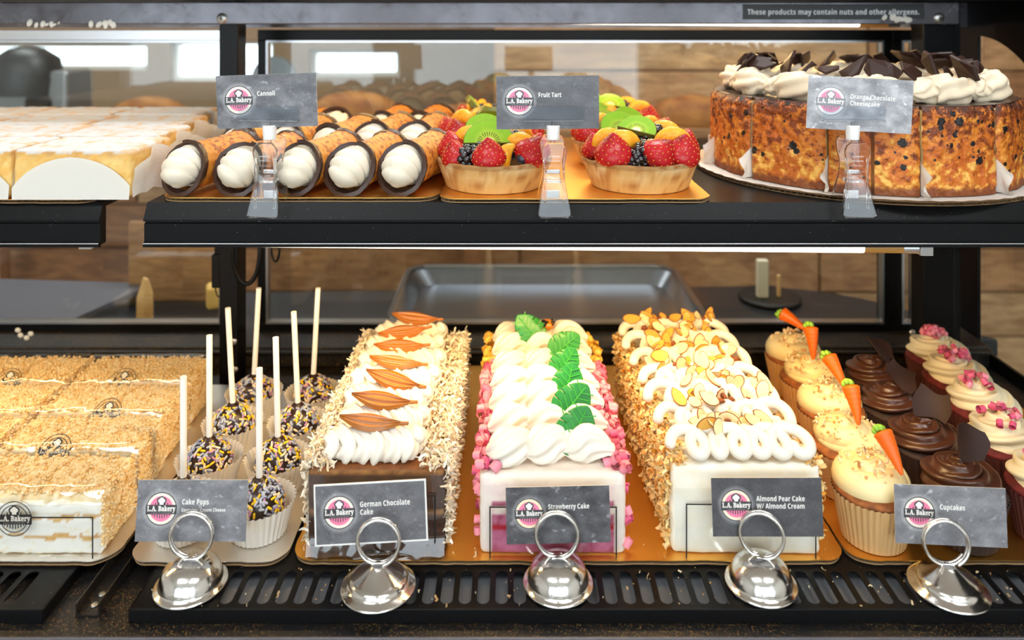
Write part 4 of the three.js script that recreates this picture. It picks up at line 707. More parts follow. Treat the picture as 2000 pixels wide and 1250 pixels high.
// loose shreds on the faces of a block: kinds of little geometry spread by a picker
function scatter(count, seed, pick, pieces, tint) {
  const r = rngOf(seed), list = [], q = new THREE.Quaternion(), e = new THREE.Euler(), one = V(1, 1, 1);
  for (let i = 0; i < count; i++) { const p = pick(r); if (!p) continue; e.set(p.rx ?? r() * TAU, p.ry ?? r() * TAU, p.rz ?? r() * TAU); q.setFromEuler(e); const s = p.s ?? 1, g = pieces[Math.floor(r() * pieces.length)].clone(); g.applyMatrix4(new THREE.Matrix4().compose(V(p.x, p.y, p.z), q, V(s, s, s))); const c = tint(r); const n = g.attributes.position.count, a = new Float32Array(n * 3); for (let k = 0; k < n; k++) { a[k * 3] = c.r; a[k * 3 + 1] = c.g; a[k * 3 + 2] = c.b; } g.setAttribute('color', new THREE.BufferAttribute(a, 3)); list.push(g); }
  return join(list);
}
const shredPieces = [1, 2, 3, 4].map((k) => { const p = [], r = rngOf(k + 200), b = 0.6 + r(); for (let i = 0; i <= 5; i++) { const t = i / 5 - 0.5; p.push(V(t * (0.0042 + 0.0036 * r()), b * 0.008 * t * t, 0.001 * sin(t * 7 + k))); } return sweep(p, () => 0.00135, { sides: 4, tip: 0.1, flat: 0.3 }); });
const flakePieces = [1, 2, 3].map((k) => { const g = new THREE.PlaneGeometry(0.0065 + 0.001 * k, 0.004, 4, 2); return move(g, (x, y, z) => [x, y * (1 - 50000 * x * x * 0.4), z + 90 * x * x + 0.0006 * sin(y * 900 + k)]); });
const crumbPieces = [1, 2, 3].map((k) => { const g = weld(new THREE.IcosahedronGeometry(0.0012, 1)); return move(g, (x, y, z) => { const s = 1 + 0.5 * noise(x * 1000 + k * 9, y * 1000, z * 1000); return [x * s, y * s, z * s]; }); });
const curlPiece = [1, 2, 3].map((k) => { const p = [], n = 30; const pos = [], idx = []; for (let i = 0; i <= n; i++) { const a = i / n * TAU * (1.05 + 0.2 * k), r = 0.0036 - 0.0013 * i / n; for (const z of [-0.0028, 0.0028]) pos.push(cos(a) * r, sin(a) * r, z + 0.0016 * i / n); } for (let i = 0; i < n; i++) { const a = i * 2; idx.push(a, a + 2, a + 1, a + 1, a + 2, a + 3); } const g = new THREE.BufferGeometry(); g.setAttribute('position', new THREE.Float32BufferAttribute(pos, 3)); g.setIndex(idx); g.computeVertexNormals(); return g; });
const cocoPieces = [1, 2, 3, 4].map((k) => { const g = new THREE.PlaneGeometry(0.0055 + 0.0012 * k, 0.0021, 5, 1); return move(g, (x, y, z) => [x, y * (1 - 30000 * x * x * 0.6) + 0.0009 * sin(x * 500 + k), z + (60 + 20 * k) * x * x + 0.0005 * sin(x * 900)]); });
mat('shreds', { vertexColors: true, roughness: 0.7, side: THREE.DoubleSide });
mat('pinkchoc', { color: 0xf08f9f, roughness: 0.45, side: THREE.DoubleSide });
mat('pinkchocdeep', { color: 0xdb5a7e, roughness: 0.45, side: THREE.DoubleSide });
mat('yellowchoc', { color: 0xe7b64a, roughness: 0.5, side: THREE.DoubleSide });

// ---------------------------------------------------------------- German chocolate cake
const leafGeo = (() => {
  const n = 40, m = 14, pos = [], idx = [], L = 0.060;
  for (const side of [1, -1]) for (let i = 0; i <= n; i++) for (let j = 0; j <= m; j++) { const t = i / n, v = j / m * 2 - 1; const w = t < 0.88 ? 0.0080 * sin(PI * clamp(t / 0.91) ** 0.95) ** 1.1 + 0.0006 : 0.0016 * (1 - 0.3 * (t - 0.88) / 0.12); const rib = 0.0011 * cos(v * PI * 3.2) * (t < 0.88 ? 1 : 0) + 0.0012 * (1 - v * v); pos.push((t - 0.5) * L, v * w - 0.0025 * sin(PI * t) + 0.003 * (0.5 - t), side * (0.0008 + rib * (side > 0 ? 1 : 0.2))); }
  const N = (n + 1) * (m + 1); for (let s = 0; s < 2; s++) for (let i = 0; i < n; i++) for (let j = 0; j < m; j++) { const a = s * N + i * (m + 1) + j, b = a + 1, c = a + m + 1, d = c + 1; s ? idx.push(a, b, c, b, d, c) : idx.push(a, c, b, b, c, d); }
  for (let i = 0; i < n; i++) for (const j of [0, m]) { const a = i * (m + 1) + j, c = a + m + 1; j ? idx.push(a, c, a + N, c, c + N, a + N) : idx.push(a, a + N, c, c, a + N, c + N); }
  const g = new THREE.BufferGeometry(); g.setAttribute('position', new THREE.Float32BufferAttribute(pos, 3)); g.setIndex(idx); g.computeVertexNormals(); return g;
})();
mat('milkchoc', { color: 0xa8631c, roughness: 0.34, clearcoat: 0.3, clearcoatRoughness: 0.2 });
const gcBody = paint(block(0.113, 0.070, SL.d, 0.0022, 0.004, (x, y, z, nx, ny, nz) => 0.0012 * fbm(x * 90, y * 90, z * 90, 3) - (abs(nz) > 0.7 && abs(y - 0.034) < 0.002 ? 0.0012 : 0)), (x, y, z, nx, ny, nz) => {
  const n = fbm(x * 130, y * 130, z * 130, 4), dk = C('#3a2116'), br = C('#5a3219'), sponge = C('#4a2a1a'), cream = C('#a9763f'), top = C('#6b3a16');
  if (ny > 0.5) return mixC(top, C('#8f5220'), 0.5 + 1.4 * n);
  const t = y / 0.070; if (abs(nz) > 0.6 && ((t > 0.46 && t < 0.52) || t > 0.93)) return mixC(cream, br, 0.5 + n); return mixC(mixC(dk, sponge, 0.5 + n * 1.5), br, smooth(0.1, 0.4, n));
});
const gcCream = [1, 2, 3].map((s) => zigzagCream(s));
const coco = (r) => mixC(C('#f7eedb'), C('#dcc196'), r() ** 2.4);
const gcShreds = [1, 2].map((s) => scatter(1500, 300 + s, (r) => { const k = r(); const side = r() < 0.45 ? -1 : 1, z = (r() - 0.5) * SL.d; if (fbm(side * 5 + k * 2, z * 110, s * 3 + (k < 0.48 ? r() * 2 : 0), 2) < -0.06) return null;
  if (k < 0.48) return { x: side * (0.0575 + 0.0025 * r()), y: 0.004 + 0.064 * r(), z };
  return { x: side * (0.034 + 0.026 * r() ** 0.7), y: 0.0715 + 0.0085 * r() * r(), z }; }, cocoPieces, coco));
const gcFilm = (() => { const g = new THREE.PlaneGeometry(0.113, 0.066, 40, 20); g.translate(0, 0.033, 0); return move(g, (x, y, z) => [x, y, z + 0.0018 + 0.0012 * fbm(x * 40, y * 60, 3, 3) + 0.006 * smooth(0.016, 0.0, y)]); })();
const gcX = -0.1115;
for (let i = 0; i < SL.n; i++) {
  const z = -(SL.z + 0.002 + SL.d / 2 + i * (SL.d + SL.gap)), x = gcX + 0.001 * sin(i * 2.1);
  const t = thing('chocolate_cake_slice', `${ordinal[i]} slice of German chocolate cake with coconut, cream and a chocolate leaf`, 'cake slice', [x, ON_DECK, z], 0.012 * sin(i * 3), 'German chocolate cake slices');
  mesh('sponge', gcBody, M.food, t); stuff(mesh('coconut_shreds', gcShreds[i % 2], M.shreds, t));
  const c = mesh('whipped_cream', gcCream[i % 3], M.whippedwhite, t); c.position.set(-0.004, 0.0705, 0); c.scale.setScalar(1 + 0.06 * sin(i * 5));
  const l = mesh('chocolate_leaf', leafGeo, M.milkchoc, t); l.position.set(-0.006 + 0.007 * [0, 0.3, 1.2, 0.6, 0.2, 0.1, 1.3][i], 0.0705 + 0.0275, -0.004); l.rotation.set([-1.15, -0.95, -0.85, -1.2, -0.85, -0.8, -0.95][i], 0.1 * sin(i), [-0.06, -0.03, -0.18, -0.1, 0.02, 0.14, -0.08][i]);
  if (i === 0) { const f = mesh('cellophane', gcFilm, M.film, t); f.position.z = SL.d / 2; const p = mesh('printed_frame', frameOutline(0.098, 0.050), M.filmprint, f); p.position.set(0, 0, 0.0034); }
}
// ---------------------------------------------------------------- strawberry cake
const monstera = (() => {
  const half = (u) => 0.0125 * sin(PI * clamp(u) ** 0.72) ** 0.62; const right = [], left = [];
  for (let i = 0; i <= 64; i++) { const u = i / 64, cut = [0.26, 0.44, 0.62].some((c) => abs(u - c) < 0.026) ? 0.58 : 1, w = half(u) * cut; right.push(new THREE.Vector2(w, 0.030 * u)); const cutL = [0.33, 0.52, 0.70].some((c) => abs(u - c) < 0.026) ? 0.58 : 1; left.push(new THREE.Vector2(-half(u) * cutL, 0.030 * u)); }
  const g = new THREE.ExtrudeGeometry(new THREE.Shape([...right, ...left.reverse()]), { depth: 0.0018, bevelEnabled: true, bevelSize: 0.0006, bevelThickness: 0.0006, bevelSegments: 2 });
  const ribs = [boxAt(0.0009, 0.027, 0.0012, 0, 0.0145, 0.0026, 0.0003)]; for (const s of [-1, 1]) for (let k = 0; k < 5; k++) { const b = boxAt(0.0085, 0.0007, 0.001, 0.0045 * s, 0, 0); b.rotateZ(s * 0.55); b.translate(0, 0.005 + k * 0.0046, 0.0026); ribs.push(b); }
  return { blade: move(weld(g), (x, y, z) => [x, y - 0.015, z - 10 * x * x + 0.0006 * sin(x * 900)]), ribs: move(join(ribs), (x, y, z) => [x, y - 0.015, z - 10 * x * x]) };
})();
mat('greenchoc', { color: 0x128021, roughness: 0.38, clearcoat: 0.3, clearcoatRoughness: 0.25 });
mat('greenrib', { color: 0x2c9a24, roughness: 0.4 });
const stBody = paint(block(0.120, 0.067, SL.d, 0.0022, 0.005, (x, y, z, nx, ny, nz) => 0.001 * fbm(x * 80, y * 80, z * 80, 3) + (abs(nz) > 0.6 ? 0.0008 * fbm(x * 200, y * 200, 1, 2) : 0)), (x, y, z, nx, ny, nz) => {
  const n = fbm(x * 140, y * 140, z * 140, 4), white = C('#f6ead9'), pink = C('#c9708f'), deep = C('#a23a58'), jam = C('#b3152a');
  if (abs(nz) < 0.6) return mixC(white, C('#f3dccb'), 0.4 + n);
  const t = y / 0.067, e = 0.05 * fbm(x * 60, y * 20, 7, 3); if (abs(x) > 0.050 + 0.03 * e) return mixC(white, C('#f0d8d6'), 0.4 + n);
  if (t > 0.86 + e) return white; if (t > 0.66 + e) return mixC(white, C('#f0cfd3'), 0.5 + n); if (t > 0.60 + e) return mixC(deep, pink, 0.5 + 2 * n); if (t > 0.50 + e) return mixC(white, pink, 0.2 + n); if (t > 0.37 + e) return mixC(deep, pink, 0.5 + 2 * n); if (t > 0.31 + e * 0.5) return jam; if (t > 0.03) return mixC(pink, deep, 0.25 + 1.6 * n); return deep;
});
const stCream = [1, 2].map((s) => shellCream(s));
const stFilm = (() => { const g = new THREE.PlaneGeometry(0.116, 0.058, 40, 20); g.translate(0, 0.030, 0); return move(g, (x, y, z) => [x, y, z + 0.0022 + 0.0009 * fbm(x * 35, y * 50, 8, 3)]); })();
const stX = 0.0335;
for (let i = 0; i < SL.n; i++) {
  const z = -(SL.z + SL.d / 2 + i * (SL.d + SL.gap)), r = rngOf(400 + i), yellow = i >= 5;
  const t = thing('strawberry_cake_slice', `${ordinal[i]} slice of strawberry cake with ${yellow ? 'yellow' : 'pink'} chocolate curls and cream`, 'cake slice', [stX, ON_DECK, z], 0.01 * sin(i * 2), 'strawberry cake slices');
  mesh('sponge', stBody, M.food, t);
  const c = mesh('whipped_cream', stCream[i % 2], M.whippedwhite, t); c.position.set(-0.001, 0.066, 0.001); c.scale.y = 1.1 + 0.05 * sin(i * 4);
  const mats = yellow ? [M.yellowchoc, M.yellowchoc] : [M.pinkchoc, M.pinkchocdeep];
  for (let k = 0; k < 66; k++) { const side = k % 2 ? 1 : -1, m = mesh('chocolate_curl', curlPiece[k % 3], mats[r() < 0.65 ? 0 : 1], t), top = k < 46; m.position.set(side * (top ? 0.0455 + 0.0165 * r() : 0.0615 + 0.0015 * r()), top ? 0.069 + 0.010 * r() * r() : 0.005 + 0.062 * r(), (r() - 0.5) * (SL.d - 0.002)); m.rotation.set(r() * TAU, r() * TAU, r() * TAU); m.scale.setScalar(0.85 + 0.5 * r()); }
  if (i < 6) { const g = mesh('green_leaf', monstera.blade, M.greenchoc, t); mesh('leaf_ribs', monstera.ribs, M.greenrib, g); const [lx, ly, ro, le] = [[0.0215, 0.0895, -0.5, 1.34], [0.0215, 0.0935, -0.75, 1.3], [0.0200, 0.0945, -0.3, 1.2], [0.0200, 0.0950, -0.6, 1.15], [0.0225, 0.0965, -0.95, 1.2], [-0.015, 0.0985, 0.75, 1.25]][i]; g.position.set(lx, ly, -0.006); g.rotation.set(-0.5, 0.1 * sin(i * 3), ro, 'XYZ'); g.scale.setScalar(le); }
  if (i === 0) { const f = mesh('cellophane', stFilm, M.film, t); f.position.z = SL.d / 2; const p = mesh('printed_frame', frameOutline(0.104, 0.042), M.filmprint, f); p.position.set(0, 0.0, 0.0034); }
}
{ // ladybird sweet
  const t = thing('ladybird_sweet', 'orange ladybird sweet with black spots on the rear cream of the strawberry cake', 'sweet', [stX + 0.0065, ON_DECK + 0.066 + 0.0265, -(SL.z + SL.d / 2 + 6 * (SL.d + SL.gap)) + 0.003], 0.5);
  mesh('shell', new THREE.SphereGeometry(0.0075, 24, 16).scale(1.05, 0.8, 1.1), mat('ladyorange', { color: 0xd9861a, roughness: 0.3, clearcoat: 0.6 }), t);
  mesh('head', new THREE.SphereGeometry(0.0042, 16, 12).translate(-0.006, 0.003, 0.002), mat('ladyblack', { color: 0x14100e, roughness: 0.3 }), t);
  for (const [a, b] of [[0.3, 0.5], [1.2, 0.7], [2.1, 0.5], [1.2, 1.2], [0.4, 1.15]]) mesh('spot', new THREE.SphereGeometry(0.0014, 8, 6).translate(cos(a) * sin(b + 0.3) * 0.0078, cos(b) * 0.006, sin(a) * sin(b + 0.3) * 0.0082), M.ladyblack, t);
}
// ---------------------------------------------------------------- almond pear cake
const alBody = paint(block(0.122, 0.074, SL.d, 0.0022, 0.005, (x, y, z) => 0.0016 * fbm(x * 70, y * 50, z * 70, 4)), (x, y, z) => mixC(C('#f5efe2'), C('#efe2c4'), 0.3 + fbm(x * 60, y * 60, z * 60, 3)));
const alCream = [1, 2, 3].map((s) => loopCream(s));
const alFlakes = [1, 2].map((s) => scatter(330, 500 + s, (r) => { const side = r() < 0.7 ? -1 : 1; return r() < 0.78 ? { x: side * (0.0615 + 0.004 * r()), y: 0.003 + 0.072 * r(), z: (r() - 0.5) * SL.d } : { x: side * (0.050 + 0.011 * r()), y: 0.074 + 0.003 * r(), z: (r() - 0.5) * SL.d }; }, [...flakePieces, ...shredPieces.slice(0, 2)], (r) => mixC(C('#f8e2a6'), C('#e09a30'), r() ** 1.5)));
const almondGeo = (() => { const s = new THREE.Shape(); s.moveTo(0, 0.0085); s.bezierCurveTo(0.006, 0.005, 0.006, -0.006, 0, -0.0075); s.bezierCurveTo(-0.006, -0.006, -0.006, 0.005, 0, 0.0085); const bend = (g, k) => move(g, (x, y, z) => [x, y, z + k * y * y]); const e = (d, b) => new THREE.ExtrudeGeometry(s, { depth: d, bevelEnabled: true, bevelSize: b, bevelThickness: 0.0002, bevelSegments: 1, curveSegments: 10 }); const rim = e(0.0004, 0.0003); rim.scale(1.05, 1.05, 1); rim.translate(0, 0, 0.0001); return { flake: bend(e(0.0007, 0), 20), rim: bend(rim, 20), chunk: [1, 2].map((k) => { const g = weld(new THREE.IcosahedronGeometry(0.0042, 1)); return move(g, (x, y, z) => { const q = 1 + 0.4 * noise(x * 300 + k * 5, y * 300, z * 300); return [x * q * 1.3, y * q * 0.7, z * q]; }); }) }; })();
mat('almondpale', { color: 0xf0d9a4, roughness: 0.5 }); mat('almondgold', { color: 0xd9a445, roughness: 0.5 }); mat('almondskin', { color: 0x8a4f22, roughness: 0.6 }); mat('almondbrown', { color: 0x7c3f1c, roughness: 0.6 });
const alFilm = (() => { const g = new THREE.PlaneGeometry(0.118, 0.056, 40, 20); g.translate(0, 0.028, 0); return move(g, (x, y, z) => [x, y, z + 0.0026 + 0.0009 * fbm(x * 35, y * 50, 12, 3)]); })();
const alX = 0.1920;
for (let i = 0; i < SL.n; i++) {
  const z = -(SL.z + SL.d / 2 + i * (SL.d + SL.gap)), r = rngOf(600 + i);
  const t = thing('almond_cake_slice', `${ordinal[i]} slice of almond pear cake with looped cream and flaked almonds`, 'cake slice', [alX - 0.0012 * i, ON_DECK, z], -0.012 + 0.008 * sin(i * 2), 'almond pear cake slices');
  mesh('sponge', alBody, M.food, t); stuff(mesh('pastry_flakes', alFlakes[i % 2], M.shreds, t));
  const c = mesh('whipped_cream', alCream[i % 3], M.whippedwhite, t); c.position.set(0, 0.0735, 0.006); c.rotation.x = -0.15; c.scale.set(1.08, 1.1, 1.15);
  const n = i === 0 ? 12 : i < 3 ? 16 : 20;
  for (let k = 0; k < n; k++) {
    const kind = r() < 0.8, lie = r() < 0.65;
    if (kind) { const m = mesh('almond_flake', almondGeo.flake, r() < (i > 3 ? 0.45 : 0.75) ? M.almondpale : M.almondgold, t); mesh('almond_skin', almondGeo.rim, M.almondskin, m); m.position.set((r() - 0.5) * 0.098, 0.0735 + 0.0185 + 0.007 * r(), -0.010 + 0.022 * (r() - 0.5)); m.rotation.set(lie ? -1.3 + 0.6 * r() : -0.2 + 0.5 * r(), (r() - 0.5) * 1.4, r() * TAU); m.scale.setScalar(0.9 + 0.4 * r()); }
    else { const m = mesh('almond_chunk', almondGeo.chunk[k % 2], M.almondbrown, t); m.position.set((r() - 0.5) * 0.09, 0.0735 + 0.019 + 0.003 * r(), -0.012 + 0.014 * (r() - 0.5)); m.rotation.set(r() * 3, r() * 3, r() * 3); m.scale.setScalar(0.7 + 0.3 * r()); }
  }
  if (i === 0) { const f = mesh('cellophane', alFilm, M.film, t); f.position.z = SL.d / 2; const p = mesh('printed_frame', frameOutline(0.106, 0.044), M.filmprint, f); p.position.set(0.003, 0, 0.0034); }
}

// ---------------------------------------------------------------- crumb slices in printed cellophane
const crumbSlice = (() => {
  const W = 0.128, H = 0.050, D = 0.058;
  const body = paint(block(W, H, D, 0.0022, 0.005, (x, y, z, nx, ny, nz) => (nz > 0.6 && y < 0.040 ? 0.0012 * fbm(x * 90, y * 60, 2, 3) : 0.0030 * fbm(x * 110, y * 110, z * 110, 4) + 0.0016 * fbm(x * 330, y * 330, z * 330, 2))), (x, y, z, nx, ny, nz) => {
    const n = fbm(x * 150, y * 150, z * 150, 4), m = fbm(x * 40, y * 40, z * 40, 2), crumb = mixC(mixC(C('#ecca88'), C('#f6e6c4'), 0.5 + 1.6 * n), C('#d29a48'), smooth(0.12, 0.5, m - n));
    if (nz > 0.5 && y < 0.043) { const t = y / 0.043 + 0.12 * m + 0.1 * n; const layer = min(abs(t - 0.36), abs(t - 0.72)) < 0.035 + 0.12 * fbm(x * 60, y * 90, 5, 3); return layer ? mixC(C('#c98d45'), C('#e8c07c'), 0.5 + n) : mixC(C('#f4efe4'), C('#efdcb4'), smooth(0.15, 0.4, n)); }
    return crumb;
  });
  const crumbs = [1, 2].map((s) => scatter(1100, 700 + s, (r) => (r() < 0.7 ? { x: (r() - 0.5) * W, y: H + 0.0005, z: (r() - 0.5) * D } : { x: W / 2 * (r() < 0.8 ? 1 : -1), y: 0.004 + 0.044 * r(), z: (r() - 0.5) * D }), crumbPieces, (r) => mixC(C('#f4e0b4'), C('#dfb268'), r())));
  const prof = [[-0.022, H + 0.0065], [-0.010, H + 0.0075], [0.012, H + 0.0060], [D / 2 - 0.004, H + 0.0035], [D / 2 + 0.0035, H - 0.004], [D / 2 + 0.0045, H - 0.014], [D / 2 + 0.0040, 0.004], [D / 2 + 0.0040, 0.001]];
  const curve = new THREE.CatmullRomCurve3(prof.map(([z, y]) => V(0, y, z))), film = new THREE.PlaneGeometry(W + 0.002, 1, 44, 40);
  move(film, (x, y) => { const p = curve.getPoint(clamp(0.5 - y)); const k = 0.0012 * fbm(x * 45, y * 7, 3, 3); return [x, p.y + k, p.z + k]; });
  return { W, H, D, body, crumbs, film };
})();
const logoPrint = (() => { const c = document.createElement('canvas'); c.width = c.height = 256; const x = c.getContext('2d'); x.translate(128, 128); drawLogo(x, 122, { ink: false, dark: '#1d1b1a', hat: '#d9cfbf' }); const t = new THREE.CanvasTexture(c); t.colorSpace = THREE.SRGBColorSpace; return t; })();
mat('printink', { map: logoPrint, transparent: true, roughness: 0.5, side: THREE.DoubleSide });
const logoPlate = new THREE.PlaneGeometry(0.0300, 0.0300), longFrame = frameOutline(0.112, 0.034);
{
  const rows = [0.6285, 0.695, 0.7615, 0.828], names = ['front', 'second', 'third', 'rear'];
  for (let c = 0; c < 2; c++) for (let r = 0; r < 4; r++) {
    const d = rows[r] + crumbSlice.D / 2, x = -0.3995 - c * 0.134 - 0.004 * r;
    const t = thing('crumb_slice', `${names[r]} crumb-covered cream slice in printed cellophane, ${c ? 'column at the picture edge' : 'column beside the cake pops'}`, 'cake slice', [x, ON_DECK, -d], 0.025 * sin(r * 2.3 + c), 'wrapped crumb slices');
    mesh('slice', crumbSlice.body, M.food, t); stuff(mesh('crumbs', crumbSlice.crumbs[(r + c) % 2], M.shreds, t));
    const f = mesh('cellophane', crumbSlice.film, M.film, t);
    const p = mesh('printed_frame', longFrame, M.filmprint, f); p.position.set(0.004, 0.0015, crumbSlice.D / 2 + 0.0058);
    const l = mesh('printed_logo', logoPlate, M.printink, f); l.position.set(-0.004, 0.034, crumbSlice.D / 2 + 0.0061);
    if (r) { l.position.set(-0.004 + 0.01 * sin(r * 4 + c), 0.0480, crumbSlice.D / 2 - 0.001); l.rotation.x = -0.75; p.position.y = 0.010; }
  }
}
// ---------------------------------------------------------------- cake pops
mat('cakepopchoc', { color: 0x2a1712, roughness: 0.35 });
mat('stickpaper', { color: 0xf0ece4, roughness: 0.7 });
mat('cuppaper', { color: 0xefe9de, roughness: 0.8, transmission: 0.3, thickness: 0, side: THREE.DoubleSide });
mat('sprinklecoat', { vertexColors: true, roughness: 0.4 });
const popGeo = (() => {
  const R = 0.0202, cap = new THREE.CapsuleGeometry(0.00108, 0.0030, 2, 6), tones = ['#8b90a4', '#9aa0b2', '#a9afbe', '#7d8398', '#b7bcc8', '#f0c010', '#f4ca1c', '#e7cfa8', '#ecd8b8', '#b787a6'].map(C);
  const sprinkles = [1, 2, 3].map((s) => { const r = rngOf(800 + s), list = []; for (let i = 0; i < 430; i++) { const y = 1 - 1.8 * (i + r()) / 430, a = i * 2.39996 + r(), q = Math.sqrt(max(0, 1 - y * y)), n = V(cos(a) * q, y, sin(a) * q); const g = cap.clone(), tan = V(r() - 0.5, r() - 0.5, r() - 0.5).cross(n).normalize().addScaledVector(n, 0.25 * (r() - 0.3)).normalize(); g.applyQuaternion(new THREE.Quaternion().setFromUnitVectors(V(0, 1, 0), tan)); g.translate(n.x * (R + 0.0006), n.y * (R + 0.0006), n.z * (R + 0.0006)); const c = tones[Math.floor(r() * tones.length)], k = g.attributes.position.count, col = new Float32Array(k * 3); for (let j = 0; j < k; j++) { col[j * 3] = c.r; col[j * 3 + 1] = c.g; col[j * 3 + 2] = c.b; } g.setAttribute('color', new THREE.BufferAttribute(col, 3)); list.push(g); } return join(list); });
  const ball = move(weld(new THREE.IcosahedronGeometry(R, 5)), (x, y, z) => { const k = 1 + 0.03 * noise(x * 80, y * 80, z * 80) + 0.22 * smooth(0.93, 1, y / R); return [x * (y > 0 ? 1 : 1) * k, y * k, z * k]; });
  const cup = turned([[0.0001, 0.0004], [0.0205, 0.0004], [0.0225, 0.0012], [0.0258, 0.0135], [0.0294, 0.0268], [0.0302, 0.0290]], 180, (a, i) => (i < 2 ? 1 : 1 + (0.012 + 0.006 * i) * sin(a * 36) * 0.8 + (i === 5 ? 0.02 * noise(a * 4, 1, 2) : 0)));
  return { R, sprinkles, ball, cup, stick: new THREE.CylinderGeometry(0.0036 / 2 * 1.55, 0.0036 / 2 * 1.55, 0.100, 18).translate(0, 0.050, 0) };
})();
{
  const rows = [0.658, 0.722, 0.786, 0.850], names = ['front', 'second', 'third', 'rear'];
  const lean = [[0.01, 0.0], [0, 0.0], [0.03, 0.035], [-0.03, -0.035], [0, 0], [0.015, 0.015], [0.025, 0.03], [-0.04, -0.035]];
  const len = [0.91, 1.0, 1.02, 1.0, 0.98, 0.98, 0.98, 1.0];
  for (let c = 0; c < 2; c++) for (let r = 0; r < 4; r++) {
    const k = c * 4 + r, d = rows[r], x = [-0.2815, -0.2845, -0.2855, -0.2855, -0.2165, -0.2200, -0.2190, -0.2200][k];
    const t = thing('cake_pop', `${names[r]} cake pop with grey and yellow sprinkles on the ${c ? 'chocolate cake' : 'crumb slice'} side`, 'cake pop', [x, ON_DECK, -d], k * 0.9, 'cake pops');
    const b = mesh('cake_ball', popGeo.ball, M.cakepopchoc, t); b.position.y = popGeo.R + 0.0035; stuff(mesh('sprinkles', popGeo.sprinkles[k % 3], M.sprinklecoat, b));
    const pivot = mesh('stick', popGeo.stick, M.stickpaper, t); pivot.position.y = popGeo.R * 2 + 0.0015; pivot.rotation.set(0, -k * 0.9, lean[k][1] * 1.5, 'YXZ'); pivot.scale.y = len[k];
    mesh('paper_cup', popGeo.cup, M.cuppaper, t);
  }
}
